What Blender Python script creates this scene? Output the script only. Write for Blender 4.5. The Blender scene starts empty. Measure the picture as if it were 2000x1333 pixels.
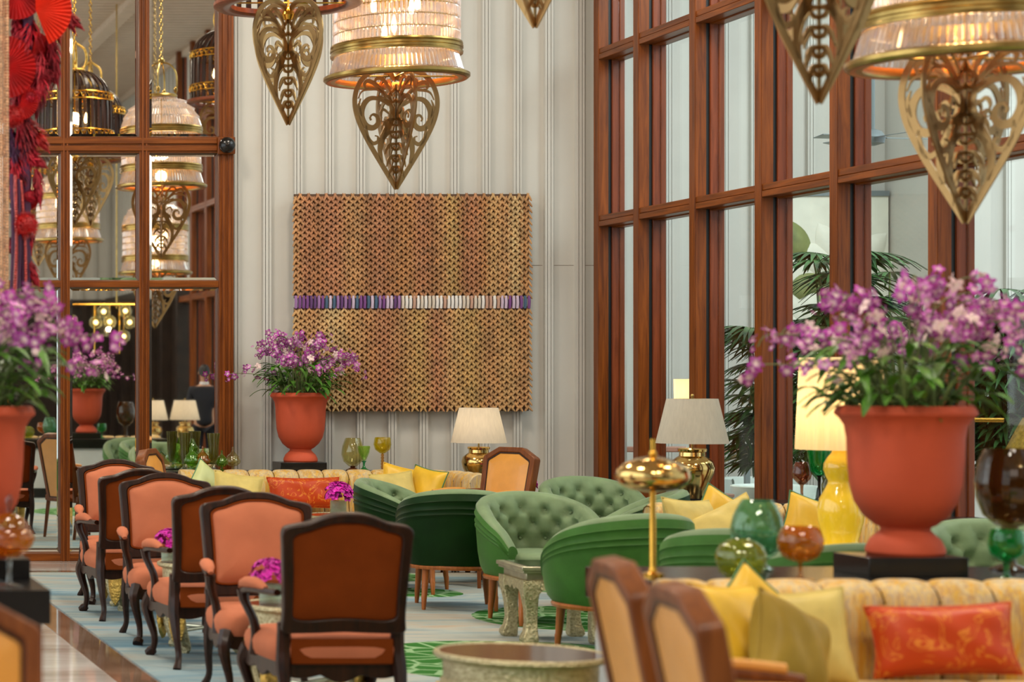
import bpy, bmesh, math, random
from math import sin, cos, pi, radians as R, sqrt, exp, atan2
from mathutils import Vector, Matrix
import numpy as np

# ------------------------------------------------------------------ camera, world, lights, exposure
scene = bpy.context.scene
COL = scene.collection
F, PX, PY, EYE = 4190.0, -505.0, 745.0, 1.55      # focal length / principal point in pixels of the 2000x1333 frame, eye height
cam_d = bpy.data.cameras.new('camera')
cam = bpy.data.objects.new('camera', cam_d); COL.objects.link(cam)
cam.location = (0, 0, EYE); cam.rotation_euler = (pi/2, 0, 0)
cam_d.sensor_width = 36.0; cam_d.lens = F/2000*36
cam_d.shift_x = (1000-PX)/2000; cam_d.shift_y = (PY-666.5)/2000
cam_d.clip_start = 0.1; cam_d.clip_end = 200
cam_d.dof.use_dof = True; cam_d.dof.focus_distance = 16.6; cam_d.dof.aperture_fstop = 2.5
scene.camera = cam

world = bpy.data.worlds.new('sky'); scene.world = world; world.use_nodes = True
wn = world.node_tree.nodes; bg = wn['Background']
bg.inputs[0].default_value = (0.86, 0.94, 1.0, 1); bg.inputs[1].default_value = 1.5

def area_light(name, loc, rot, sx, sy, power, color):
    l = bpy.data.lights.new(name, 'AREA'); l.shape = 'RECTANGLE'; l.size = sx; l.size_y = sy
    l.energy = power; l.color = color
    o = bpy.data.objects.new(name, l); COL.objects.link(o); o.location = loc; o.rotation_euler = rot
    return o
def point_light(name, loc, power, color, radius=0.05):
    l = bpy.data.lights.new(name, 'POINT'); l.energy = power; l.color = color; l.shadow_soft_size = radius
    o = bpy.data.objects.new(name, l); COL.objects.link(o); o.location = loc
    return o
# added soft fill lights out of view: along the left side and behind the camera
area_light('fill_light_left', (-3.9, 9.5, 3.4), (0, -pi/2, 0), 5.0, 15.0, 330, (0.93, 0.97, 1.0))
area_light('fill_light_rear', (1.2, -5.8, 5.2), (R(78), 0, 0), 8.0, 3.0, 120, (1.0, 0.97, 0.92))
# added warm fill lights just under the ceiling, without any fittings
for _x, _y in ((1.2, 2.0), (3.4, 2.0), (1.2, 14.6), (5.2, 14.6), (0.6, 8.6), (6.4, 8.2)):
    area_light('ceiling_fill_light', (_x, _y, 7.0), (0, 0, 0), 1.2, 1.2, 250, (1.0, 0.89, 0.74))
# sky over the terrace outside
area_light('daylight_terrace', (11.5, 13.0, 7.5), (R(38), 0, R(0)), 7, 5, 760, (0.93, 0.98, 1.0))

vs = scene.view_settings
scene.display_settings.display_device = 'sRGB'
vs.view_transform = 'Standard'; vs.look = 'None'; vs.gamma = 1; vs.use_curve_mapping = False
vs.exposure = -0.2
scene.cycles.max_bounces = 10; scene.cycles.transmission_bounces = 8; scene.cycles.transparent_max_bounces = 24
scene.cycles.diffuse_bounces = 3; scene.cycles.glossy_bounces = 5
scene.cycles.sample_clamp_indirect = 6.0; scene.cycles.blur_glossy = 0.6
scene.cycles.caustics_reflective = False; scene.cycles.caustics_refractive = False

# ------------------------------------------------------------------ helpers
def P(px, py, Y):
    return Vector(((px-PX)*Y/F, Y, EYE-(py-PY)*Y/F))
def PXx(px, Y): return (px-PX)*Y/F
def PZ(py, Y): return EYE-(py-PY)*Y/F

def catmull(pts, n=6, closed=False):
    out = []; m = len(pts); pts = [Vector(p) for p in pts]
    segs = m if closed else m-1
    for i in range(segs):
        if closed: a, b, c, d = pts[(i-1) % m], pts[i], pts[(i+1) % m], pts[(i+2) % m]
        else: a, b, c, d = pts[max(i-1, 0)], pts[i], pts[i+1], pts[min(i+2, m-1)]
        for k in range(n):
            t = k/n
            out.append(0.5*((2*b)+(c-a)*t+(2*a-5*b+4*c-d)*t*t+(3*b-a-3*c+d)*t**3))
    if not closed: out.append(pts[-1])
    return out

class MB:
    """collects shapes, builds ONE mesh"""
    def __init__(s): s.v = []; s.f = []; s.c = []; s.col = (1, 1, 1); s.M = Matrix.Identity(4); s.id = True
    def at(s, M): s.M = M; s.id = (M == Matrix.Identity(4)); return s
    def add(s, vs_, fs, cols=None):
        o = len(s.v)
        if s.id: s.v += [tuple(p) for p in vs_]
        else: s.v += [tuple(s.M @ Vector(p)) for p in vs_]
        s.f += [tuple(i+o for i in f) for f in fs]
        s.c += (cols if cols else [s.col]*len(vs_))
        return s
    def box(s, x0, x1, y0, y1, z0, z1):
        return s.add([(x0,y0,z0),(x1,y0,z0),(x1,y1,z0),(x0,y1,z0),(x0,y0,z1),(x1,y0,z1),(x1,y1,z1),(x0,y1,z1)],
                     [(0,3,2,1),(4,5,6,7),(0,1,5,4),(1,2,6,5),(2,3,7,6),(3,0,4,7)])
    def lathe(s, prof, n=32, c=(0,0,0), cap=True, flute=None):
        vs_, fs = [], []
        for (r, z) in prof:
            for k in range(n):
                a = 2*pi*k/n; rr = r if not flute else r*(1+flute[1]*cos(a*flute[0]))
                vs_.append((c[0]+rr*cos(a), c[1]+rr*sin(a), c[2]+z))
        for i in range(len(prof)-1):
            for k in range(n):
                k2 = (k+1) % n; fs.append((i*n+k, i*n+k2, (i+1)*n+k2, (i+1)*n+k))
        if cap:
            if prof[0][0] > 1e-5: fs.append(tuple(reversed(range(n))))
            if prof[-1][0] > 1e-5: fs.append(tuple((len(prof)-1)*n+k for k in range(n)))
        return s.add(vs_, fs)
    def tube(s, pts, rad, n=8, closed=False, flat=None):
        pts = [Vector(p) for p in pts]; m = len(pts); vs_, fs = [], []
        up = Vector((0, 0, 1)); prev = None
        for i, p in enumerate(pts):
            if closed: t = pts[(i+1) % m]-pts[(i-1) % m]
            else: t = pts[min(i+1, m-1)]-pts[max(i-1, 0)]
            if t.length < 1e-9: t = Vector((0, 0, 1))
            t.normalize()
            if prev is None:
                a = up.cross(t)
                if a.length < 1e-3: a = Vector((1, 0, 0)).cross(t)
            else:
                a = prev-t*prev.dot(t)
                if a.length < 1e-6: a = up.cross(t)
            a.normalize(); prev = a; b = t.cross(a)
            r = rad[i] if isinstance(rad, (list, tuple)) else rad
            fl = flat if flat else 1.0
            for k in range(n):
                an = 2*pi*k/n; vs_.append(p+a*(r*cos(an))+b*(r*fl*sin(an)))
        for i in range(m if closed else m-1):
            j = (i+1) % m
            for k in range(n):
                k2 = (k+1) % n; fs.append((i*n+k, i*n+k2, j*n+k2, j*n+k))
        if not closed:
            fs.append(tuple(reversed(range(n)))); fs.append(tuple((m-1)*n+k for k in range(n)))
        return s.add(vs_, fs)
    def ball(s, c, r, n=12, m=8, sc=(1,1,1)):
        vs_ = [(c[0], c[1], c[2]-r*sc[2])]; fs = []
        for i in range(1, m):
            ph = pi*i/m
            for k in range(n):
                a = 2*pi*k/n; vs_.append((c[0]+r*sc[0]*sin(ph)*cos(a), c[1]+r*sc[1]*sin(ph)*sin(a), c[2]-r*sc[2]*cos(ph)))
        vs_.append((c[0], c[1], c[2]+r*sc[2])); T = len(vs_)-1
        for k in range(n):
            k2 = (k+1) % n; fs.append((0, 1+k2, 1+k)); fs.append((T, 1+(m-2)*n+k, 1+(m-2)*n+k2))
            for i in range(m-2): fs.append((1+i*n+k, 1+i*n+k2, 1+(i+1)*n+k2, 1+(i+1)*n+k))
        return s.add(vs_, fs)
    def grid(s, nu, nv, fn, cu=False, cv=False, cols=None):
        vs_ = [fn(i, j) for i in range(nu) for j in range(nv)]; fs = []
        for i in range(nu if cu else nu-1):
            for j in range(nv if cv else nv-1):
                a, b = (i+1) % nu, (j+1) % nv
                fs.append((i*nv+j, a*nv+j, a*nv+b, i*nv+b))
        cc = [cols(i, j) for i in range(nu) for j in range(nv)] if cols else None
        return s.add(vs_, fs, cc)
    def prism(s, outline, y0, y1):
        """outline in x,z ; extruded along y"""
        n = len(outline)
        vs_ = [(p[0], y0, p[1]) for p in outline]+[(p[0], y1, p[1]) for p in outline]
        fs = [tuple(range(n)), tuple(reversed(range(n, 2*n)))]
        fs += [(i, n+i, n+(i+1) % n, (i+1) % n) for i in range(n)]
        return s.add(vs_, fs)
    def ring(s, outer, inner, y0, y1):
        n = len(outer)
        vs_ = [(p[0], y, p[1]) for y in (y0, y1) for L in (outer, inner) for p in L]; fs = []
        for i in range(n):
            j = (i+1) % n
            fs += [(i, j, n+j, n+i), (2*n+i, 3*n+i, 3*n+j, 2*n+j), (i, 2*n+i, 2*n+j, j), (n+i, n+j, 3*n+j, 3*n+i)]
        return s.add(vs_, fs)
    def dome(s, outline, y, bulge, sgn=-1, rings=6):
        """cushion bulging from an x,z outline at depth y towards sgn*y"""
        cx = sum(p[0] for p in outline)/len(outline); cz = sum(p[1] for p in outline)/len(outline); n = len(outline)
        vs_, fs = [], []
        for r in range(rings):
            t = 1-r/rings; h = bulge*(1-t**3.2)**0.6 if t < 1 else 0
            vs_ += [(cx+(p[0]-cx)*t, y+sgn*h, cz+(p[1]-cz)*t) for p in outline]
        vs_.append((cx, y+sgn*bulge, cz))
        for r in range(rings-1):
            for i in range(n):
                j = (i+1) % n; fs.append((r*n+i, r*n+j, (r+1)*n+j, (r+1)*n+i))
        for i in range(n): fs.append(((rings-1)*n+i, (rings-1)*n+(i+1) % n, rings*n))
        return s.add(vs_, fs)
    def stroke(s, pts, w, th=0.007, taper=None):
        """flat bar following x,z points, thickness th along y"""
        m = len(pts); vs_, fs = [], []
        for i, p in enumerate(pts):
            a = pts[max(i-1, 0)]; b = pts[min(i+1, m-1)]; d = Vector((b[0]-a[0], b[1]-a[1]))
            if d.length < 1e-9: d = Vector((0, 1))
            d.normalize(); nx, nz = -d.y, d.x
            ww = (w if taper is None else w*taper(i/(m-1)))/2
            for sy, sw in ((-1, -1), (-1, 1), (1, 1), (1, -1)):
                vs_.append((p[0]+nx*ww*sw, sy*th/2, p[1]+nz*ww*sw))
        for i in range(m-1):
            for k in range(4): fs.append((i*4+k, i*4+(k+1) % 4, i*4+4+(k+1) % 4, i*4+4+k))
        fs += [(3, 2, 1, 0), tuple((m-1)*4+k for k in range(4))]
        return s.add(vs_, fs)
    def build(s, name, mat, parent=None, smooth=40, bevel=0, loc=None, seg=2, sub=0, colors=False):
        me = bpy.data.meshes.new(name); me.from_pydata(s.v, [], s.f)
        if colors:
            ca = me.color_attributes.new('Col', 'FLOAT_COLOR', 'POINT')
            arr = np.ones((len(s.v), 4), dtype=np.float32); arr[:, :3] = np.array(s.c, dtype=np.float32)
            ca.data.foreach_set('color', arr.ravel())
        me.update()
        bm = bmesh.new(); bm.from_mesh(me); bmesh.ops.recalc_face_normals(bm, faces=bm.faces); bm.to_mesh(me); bm.free()
        if smooth:
            me.polygons.foreach_set('use_smooth', [True]*len(me.polygons))
            me.set_sharp_from_angle(angle=R(smooth))
        me.materials.append(mat)
        o = bpy.data.objects.new(name, me); COL.objects.link(o)
        if parent: o.parent = parent
        if loc is not None: o.location = loc
        if bevel:
            b = o.modifiers.new('bevel', 'BEVEL'); b.width = bevel; b.segments = seg; b.limit_method = 'ANGLE'; b.angle_limit = R(35)
            b.harden_normals = False
        if sub:
            b = o.modifiers.new('sub', 'SUBSURF'); b.levels = sub; b.render_levels = sub
        return o

def tag(o, label=None, cat=None, group=None, kind=None):
    if label: o['label'] = label
    if cat: o['category'] = cat
    if group: o['group'] = group
    if kind: o['kind'] = kind
    return o
def thing(name, label, cat, loc=(0,0,0), rz=0, group=None):
    o = bpy.data.objects.new(name, None); COL.objects.link(o); o.empty_display_size = 0.1
    o.location = loc; o.rotation_euler = (0, 0, rz)
    return tag(o, label, cat, group)
def structure(o): o['kind'] = 'structure'; return o
def kids(o): return [c for c in bpy.data.objects if c.parent == o]
def dup(o, loc, rz=0, label=None, group=None):
    def rec(src, par):
        c = src.copy(); COL.objects.link(c); c.parent = par
        for ch in kids(src): rec(ch, c)
        return c
    r = rec(o, None); r.location = loc; r.rotation_euler = (0, 0, rz)
    if label: r['label'] = label
    if group: r['group'] = group
    return r

# ------------------------------------------------------------------ materials
def newmat(name):
    m = bpy.data.materials.new(name); m.use_nodes = True; nt = m.node_tree
    return m, nt, nt.nodes, nt.links, nt.nodes['Principled BSDF']
def srgb(r, g, b):
    f = lambda c: (c/255/12.92) if c/255 <= 0.04045 else ((c/255+0.055)/1.055)**2.4
    return (f(r), f(g), f(b), 1)
def mixcol(nt, fac, a, b, typ='MIX'):
    n = nt.nodes.new('ShaderNodeMix'); n.data_type = 'RGBA'; n.blend_type = typ
    for i, v in ((0, fac), (6, a), (7, b)):
        if isinstance(v, bpy.types.NodeSocket): nt.links.new(v, n.inputs[i])
        else: n.inputs[i].default_value = v
    return n.outputs[2]
def ramp(nt, fac, stops, interp='LINEAR'):
    n = nt.nodes.new('ShaderNodeValToRGB'); n.color_ramp.interpolation = interp
    while len(n.color_ramp.elements) < len(stops): n.color_ramp.elements.new(0.5)
    for e, (p, c) in zip(n.color_ramp.elements, stops): e.position = p; e.color = c
    nt.links.new(fac, n.inputs[0]); return n.outputs[0]
def noise(nt, scale, detail=4, rough=0.5, stretch=(1,1,1), coord='Object', dist=0):
    tc = nt.nodes.new('ShaderNodeTexCoord'); mp = nt.nodes.new('ShaderNodeMapping'); mp.inputs[3].default_value = stretch
    nt.links.new(tc.outputs[coord], mp.inputs[0]); n = nt.nodes.new('ShaderNodeTexNoise')
    n.inputs['Scale'].default_value = scale; n.inputs['Detail'].default_value = detail; n.inputs['Roughness'].default_value = rough
    n.inputs['Distortion'].default_value = dist
    nt.links.new(mp.outputs[0], n.inputs[0]); return n.outputs[0]
def voronoi(nt, scale, stretch=(1,1,1), feature='F1', coord='Object'):
    tc = nt.nodes.new('ShaderNodeTexCoord'); mp = nt.nodes.new('ShaderNodeMapping'); mp.inputs[3].default_value = stretch
    nt.links.new(tc.outputs[coord], mp.inputs[0]); n = nt.nodes.new('ShaderNodeTexVoronoi'); n.feature = feature
    n.inputs['Scale'].default_value = scale; nt.links.new(mp.outputs[0], n.inputs[0]); return n.outputs[0]
def bump(nt, b, height, strength=0.3, dist=0.01):
    n = nt.nodes.new('ShaderNodeBump'); n.inputs['Strength'].default_value = strength; n.inputs['Distance'].default_value = dist
    nt.links.new(height, n.inputs['Height']); nt.links.new(n.outputs[0], b.inputs['Normal'])
def plain(name, c, rough=0.5, metal=0, spec=0.5, sheen=0, coat=0, var=0.12, vs_=6, stretch=(1,1,1), bmp=0, bs=60, bstretch=(1,1,1)):
    m, nt, ns, ln, b = newmat(name)
    if var:
        n = noise(nt, vs_, 4, 0.55, stretch)
        d = tuple(max(x*(1-var*1.6), 0) for x in c[:3])+(1,); l = tuple(min(x*(1+var*1.6), 1) for x in c[:3])+(1,)
        ln.new(ramp(nt, n, [(0.3, d), (0.7, l)]), b.inputs['Base Color'])
    else: b.inputs['Base Color'].default_value = c
    b.inputs['Roughness'].default_value = rough; b.inputs['Metallic'].default_value = metal
    b.inputs['Specular IOR Level'].default_value = spec
    if sheen: b.inputs['Sheen Weight'].default_value = sheen; b.inputs['Sheen Roughness'].default_value = 0.35; b.inputs['Sheen Tint'].default_value = (min(c[0]*3+.15, 1), min(c[1]*3+.15, 1), min(c[2]*3+.15, 1), 1)
    if coat: b.inputs['Coat Weight'].default_value = coat; b.inputs['Coat Roughness'].default_value = 0.12
    if bmp: bump(nt, b, noise(nt, bs, 3, 0.6, bstretch), bmp, 0.01)
    return m
def wood(name, c1, c2, rough=0.35, axis='z', scale=5, coat=0.2):
    m, nt, ns, ln, b = newmat(name)
    st = {'z': (6, 6, .35), 'x': (.35, 6, 6), 'y': (6, .35, 6)}[axis]
    n = noise(nt, scale, 5, 0.6, st, dist=0.6)
    ln.new(ramp(nt, n, [(0.32, c1), (0.68, c2)]), b.inputs['Base Color'])
    b.inputs['Roughness'].default_value = rough; b.inputs['Coat Weight'].default_value = coat; b.inputs['Coat Roughness'].default_value = 0.2; b.inputs['Specular IOR Level'].default_value = .25
    bump(nt, b, n, 0.08, 0.003)
    return m
def facing(nt, base, amp, pw):
    lw = nt.nodes.new('ShaderNodeLayerWeight'); lw.inputs[0].default_value = .5
    p = nt.nodes.new('ShaderNodeMath'); p.operation = 'POWER'; nt.links.new(lw.outputs['Facing'], p.inputs[0]); p.inputs[1].default_value = pw
    q = nt.nodes.new('ShaderNodeMath'); q.operation = 'MULTIPLY_ADD'; nt.links.new(p.outputs[0], q.inputs[0]); q.inputs[1].default_value = amp; q.inputs[2].default_value = base
    return q.outputs[0]
def tintglass(name, c, rough=0.02, body=0.25, gloss=0.5):
    """blown glass: clear tinted transmission, a little body colour and a mirror-like sheen"""
    m, nt, ns, ln, b = newmat(name); out = ns['Material Output']; ns.remove(b)
    c_t = tuple(max(x, .004)**.22 for x in c[:3])+(1,)
    tr = ns.new('ShaderNodeBsdfTransparent'); tr.inputs[0].default_value = c_t
    df = ns.new('ShaderNodeBsdfTranslucent'); df.inputs[0].default_value = c
    d2 = ns.new('ShaderNodeBsdfDiffuse'); d2.inputs[0].default_value = c
    gl = ns.new('ShaderNodeBsdfGlossy'); gl.inputs['Roughness'].default_value = rough+0.03; gl.inputs[0].default_value = (1, 1, 1, 1)
    a = ns.new('ShaderNodeAddShader'); mx0 = ns.new('ShaderNodeMixShader'); mx0.inputs[0].default_value = .5
    ln.new(df.outputs[0], mx0.inputs[1]); ln.new(d2.outputs[0], mx0.inputs[2])
    mx = ns.new('ShaderNodeMixShader'); mx.inputs[0].default_value = body*.75
    ln.new(tr.outputs[0], mx.inputs[1]); ln.new(mx0.outputs[0], mx.inputs[2])
    mx2 = ns.new('ShaderNodeMixShader'); ln.new(facing(nt, .05, .6, 3.5), mx2.inputs[0])
    ln.new(mx.outputs[0], mx2.inputs[1]); ln.new(gl.outputs[0], mx2.inputs[2]); ln.new(mx2.outputs[0], out.inputs[0])
    ns.remove(a)
    return m
def emit(name, c, s):
    m, nt, ns, ln, b = newmat(name)
    b.inputs['Base Color'].default_value = c; b.inputs['Emission Color'].default_value = c; b.inputs['Emission Strength'].default_value = s
    return m
def shade_mat(name, c, k=0.55, stripe=0):
    m, nt, ns, ln, b = newmat(name); out = ns['Material Output']; ns.remove(b)
    n = noise(nt, 60, 3, 0.5, (1, 1, .08))
    col = ramp(nt, n, [(.3, tuple(x*.9 for x in c[:3])+(1,)), (.7, c)])
    d = ns.new('ShaderNodeBsdfDiffuse'); t = ns.new('ShaderNodeBsdfTranslucent'); mx = ns.new('ShaderNodeMixShader'); mx.inputs[0].default_value = k
    ln.new(col, d.inputs[0]); ln.new(col, t.inputs[0]); ln.new(d.outputs[0], mx.inputs[1]); ln.new(t.outputs[0], mx.inputs[2]); ln.new(mx.outputs[0], out.inputs[0])
    return m
def vcol(name, rough=0.5, sheen=0, trans=0, bmp=0, bs=200):
    m, nt, ns, ln, b = newmat(name)
    a = ns.new('ShaderNodeVertexColor'); a.layer_name = 'Col'
    ln.new(a.outputs[0], b.inputs['Base Color']); b.inputs['Roughness'].default_value = rough
    if bmp: bump(nt, b, noise(nt, bs, 2, .6), bmp, .004)
    if trans:
        out = ns['Material Output']; t = ns.new('ShaderNodeBsdfTranslucent'); ln.new(a.outputs[0], t.inputs[0])
        mx = ns.new('ShaderNodeMixShader'); mx.inputs[0].default_value = trans
        ln.new(b.outputs[0], mx.inputs[1]); ln.new(t.outputs[0], mx.inputs[2]); ln.new(mx.outputs[0], out.inputs[0])
    return m

M = {}
M['paint'] = plain('paint_white_panel', srgb(198, 195, 187), .55, var=.03, vs_=1.5)
M['groove'] = plain('groove_dark', srgb(120, 105, 90), .7, var=0)
M['ceil'] = plain('ceiling_board', srgb(205, 185, 165), .6, var=.05)
M['dark_wall'] = plain('rear_dark_wood', srgb(38, 26, 18), .4, var=.3)
M['wwood'] = wood('window_wood', srgb(88, 40, 6), srgb(136, 70, 18), .36, 'z', 5, .08)
M['wwood_x'] = wood('window_wood_x', srgb(88, 40, 6), srgb(134, 70, 18), .36, 'x', 5, .08)
M['wwood_y'] = wood('window_wood_y', srgb(90, 42, 6), srgb(138, 72, 20), .36, 'y', 5, .08)
M['wwood_r'] = wood('window_wood_red', srgb(98, 44, 18), srgb(134, 64, 32), .35, 'z', 5)
M['gasket'] = plain('gasket_black', srgb(22, 24, 24), .4, var=0)
M['dwood'] = wood('dark_walnut', srgb(26, 12, 6), srgb(54, 26, 12), .36, 'z', 7, .12)
M['mwood'] = wood('teak_leg', srgb(140, 76, 32), srgb(176, 104, 50), .35, 'z', 7)
M['brownwood'] = wood('brown_leather_wood', srgb(92, 46, 14), srgb(126, 70, 28), .4, 'z', 6, .1)
M['salmon'] = plain('salmon_cloth', srgb(190, 112, 80), .8, sheen=.05, spec=.15, var=.05, vs_=5, bmp=.25, bs=300)
M['rust'] = plain('rust_brown_cloth', srgb(122, 54, 14), .8, sheen=0, spec=.08, var=.08, bmp=.25, bs=320)
M['black'] = plain('black_lacquer', srgb(20, 18, 17), .22, var=.1)
M['marble_w'] = plain('white_marble', srgb(205, 208, 206), .35, var=.05, vs_=4)
M['terra'] = plain('terracotta', srgb(190, 80, 50), .6, spec=.25, var=.05, vs_=4, bmp=.08, bs=90)
M['brass'] = plain('aged_brass', srgb(176, 146, 84), .28, metal=1, var=.2, vs_=9)
M['leafbrass'] = plain('satin_brass', srgb(150, 118, 76), .30, metal=1, var=.08)
M['gold'] = plain('bright_gold', srgb(224, 170, 70), .16, metal=1, var=.1)
M['goldleaf'] = plain('gold_carving', srgb(214, 176, 92), .3, metal=1, var=.25, vs_=30, bmp=.7, bs=60)
M['lampgold'] = plain('mercury_gold', srgb(214, 178, 110), .13, metal=1, var=.25, vs_=10)
M['tan'] = plain('tan_leather', srgb(212, 146, 60), .36, var=.07, coat=.25, bmp=.1, bs=140)
M['cream_shade'] = shade_mat('linen_shade', srgb(232, 222, 204), .5)
M['yellow_shade'] = shade_mat('silk_shade', srgb(255, 232, 190), .6)
M['yceramic'] = plain('yellow_ceramic', srgb(252, 206, 48), .12, var=.02, coat=.6)
M['leaf'] = plain('orchid_leaf', srgb(78, 124, 40), .4, var=.4, vs_=14)
M['leaf2'] = plain('palm_leaf', srgb(58, 96, 50), .35, var=.45, vs_=6)
M['stem'] = plain('stem_green', srgb(96, 116, 56), .6, var=.3, vs_=20)
M['moss'] = plain('moss', srgb(94, 84, 40), .9, var=.6, vs_=60, bmp=1, bs=80)
M['petal'] = vcol('petal', .6, trans=.22)
M['weave'] = vcol('weave', .75, bmp=.3)
M['magenta'] = plain('magenta_petal', srgb(196, 22, 158), .55, var=.4, vs_=40)
M['bead'] = plain('tan_bead', srgb(196, 150, 112), .4, var=.3, vs_=60)
M['bead_r'] = plain('copper_bead', srgb(190, 80, 76), .3, metal=.4, var=.3, vs_=60)
M['red'] = plain('red_paper', srgb(176, 16, 16), .55, var=.25, vs_=12)
M['crimson'] = plain('crimson_plume', srgb(158, 10, 34), .7, var=.4, vs_=12)
M['redorange'] = plain('vermilion_fan', srgb(226, 52, 26), .5, var=.15)
M['purple'] = plain('purple_cord', srgb(66, 16, 58), .6, var=.2)
M['suit'] = plain('navy_suit', srgb(18, 22, 34), .8, var=.1)
M['skin'] = plain('skin', srgb(200, 150, 120), .5, var=.03)
M['hair'] = plain('hair', srgb(20, 16, 14), .5, var=.1)
M['shirt'] = plain('white_shirt', srgb(225, 225, 228), .6, var=0)
M['cordcol'] = plain('brown_cable', srgb(90, 44, 26), .6, var=0)
M['whitecer'] = plain('white_seat', srgb(226, 236, 230), .5, var=.03)
M['relief'] = plain('art_cream', srgb(226, 224, 208), .6, var=.04)
M['relief_line'] = plain('art_line', srgb(188, 182, 160), .6, var=.04)
M['art_green'] = plain('art_green', srgb(120, 128, 76), .6, var=.2)
M['pinkrail'] = plain('rail_wood', srgb(176, 128, 110), .4, var=.05)
M['grey'] = plain('grey_metal', srgb(120, 130, 132), .4, metal=.3, var=0)
M['greencord'] = plain('green_piping', srgb(70, 120, 80), .6, var=0)

def velvet(name, c, hi, shw=.3):
    m, nt, ns, ln, b = newmat(name)
    lw = ns.new('ShaderNodeLayerWeight'); lw.inputs[0].default_value = .35
    n = noise(nt, 5, 4, .6)
    base = ramp(nt, n, [(.3, tuple(x*.8 for x in c[:3])+(1,)), (.7, tuple(x*1.15 for x in c[:3])+(1,))])
    ln.new(base, b.inputs['Base Color']); b.inputs['Roughness'].default_value = .42
    b.inputs['Sheen Weight'].default_value = shw; b.inputs['Sheen Roughness'].default_value = .3; b.inputs['Sheen Tint'].default_value = hi
    b.inputs['Specular IOR Level'].default_value = .12
    bump(nt, b, noise(nt, 120, 2, .6), .12, .004)
    ns.remove(lw)
    return m
M['velvet_in'] = velvet('sage_velvet', srgb(116, 136, 100), srgb(210, 225, 210), .6)
M['velvet'] = velvet('green_velvet', srgb(62, 104, 44), srgb(150, 190, 130))
M['velvet_dark'] = velvet('deep_green_velvet', srgb(16, 44, 12), srgb(70, 110, 60), .12)
M['olive'] = velvet('olive_gold_velvet', srgb(150, 122, 48), srgb(226, 200, 120))
M['palegold'] = velvet('pale_gold_velvet', srgb(206, 184, 108), srgb(245, 232, 170))
M['yellowsilk'] = plain('yellow_silk', srgb(226, 180, 48), .4, var=.08, sheen=.4)
M['palegreen'] = plain('pale_green_silk', srgb(190, 196, 132), .45, var=.06, sheen=.3)

m, nt, ns, ln, b = newmat('orange_silk')
w = noise(nt, 9, 2, .5, (1, 1, 1), dist=2.2)
c = ramp(nt, w, [(.0, srgb(182, 60, 8)), (.53, srgb(186, 62, 10)), (.56, srgb(214, 128, 40)), (.60, srgb(186, 64, 10)), (1, srgb(176, 56, 8))])
ln.new(c, b.inputs['Base Color']); b.inputs['Roughness'].default_value = .42; b.inputs['Sheen Weight'].default_value = .05; b.inputs['Specular IOR Level'].default_value = .3
M['orange'] = m
def stripefab(name, axis):
    m, nt, ns, ln, b = newmat(name)
    n1 = noise(nt, 7, 4, .6, (6, 6, .8)); n2 = noise(nt, 3.1, 4, .6, (6, 6, .8))
    c1 = ramp(nt, n1, [(.42, srgb(206, 150, 16)), (.47, srgb(216, 186, 100)), (.53, srgb(146, 116, 104)), (.60, srgb(204, 166, 60))])
    c2 = ramp(nt, n2, [(.42, srgb(206, 150, 24)), (.56, srgb(218, 204, 166))])
    ln.new(mixcol(nt, .38, c1, c2), b.inputs['Base Color']); b.inputs['Roughness'].default_value = .6; b.inputs['Sheen Weight'].default_value = .2
    bump(nt, b, n1, .1, .004)
    return m
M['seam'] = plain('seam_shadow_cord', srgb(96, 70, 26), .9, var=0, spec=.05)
M['ikat'] = stripefab('ikat_yellow', 'x')
def carved(name, c1, c2, sc=26):
    m, nt, ns, ln, b = newmat(name)
    v = voronoi(nt, sc, feature='SMOOTH_F1'); n = noise(nt, sc*1.4, 3, .6, dist=1.5)
    ln.new(ramp(nt, v, [(.05, c2), (.6, c1)]), b.inputs['Base Color'])
    b.inputs['Metallic'].default_value = .85; b.inputs['Roughness'].default_value = .36
    mx = nt.nodes.new('ShaderNodeMath'); mx.operation = 'ADD'; ln.new(v, mx.inputs[0]); ln.new(n, mx.inputs[1])
    bump(nt, b, mx.outputs[0], .5, .012)
    return m
M['silver'] = carved('silver_repousse', srgb(206, 196, 158), srgb(160, 146, 108), 75)
M['silverplain'] = plain('silver_plain', srgb(196, 190, 164), .3, metal=.85, var=.12, vs_=12)
M['tabletop'] = plain('red_brown_glass_top', srgb(70, 30, 24), .08, var=.05, coat=.5)
M['blackglass'] = plain('dark_glass_top', srgb(34, 40, 34), .06, var=0, coat=.5)

# coloured glass
M['g_green'] = tintglass('bottle_green_glass', srgb(120, 190, 40), body=.3)
M['g_emerald'] = tintglass('emerald_glass', srgb(16, 150, 60), body=.35)
M['g_lime'] = tintglass('lime_glass', srgb(170, 220, 90), body=.3)
M['g_olive'] = tintglass('olive_glass', srgb(120, 116, 34), body=.35)
M['g_pale'] = tintglass('pale_glass', srgb(206, 228, 206), body=.4)
M['g_amber'] = tintglass('amber_glass', srgb(206, 120, 20), body=.3)
M['g_honey'] = tintglass('honey_glass', srgb(206, 196, 120), body=.14)
M['g_yellow'] = tintglass('yellow_glass', srgb(216, 190, 20), body=.35)
M['g_brown'] = tintglass('brown_glass', srgb(96, 62, 22), body=.4)
M['g_aqua'] = tintglass('aqua_green_glass', srgb(110, 176, 130), body=.3)
M['g_rust'] = tintglass('rust_glass', srgb(140, 60, 24), body=.35)
M['g_clear'] = tintglass('clear_glass', srgb(225, 232, 226), body=.08)
M['g_olive2'] = tintglass('green_gold_glass', srgb(170, 180, 50), body=.3)

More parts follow.
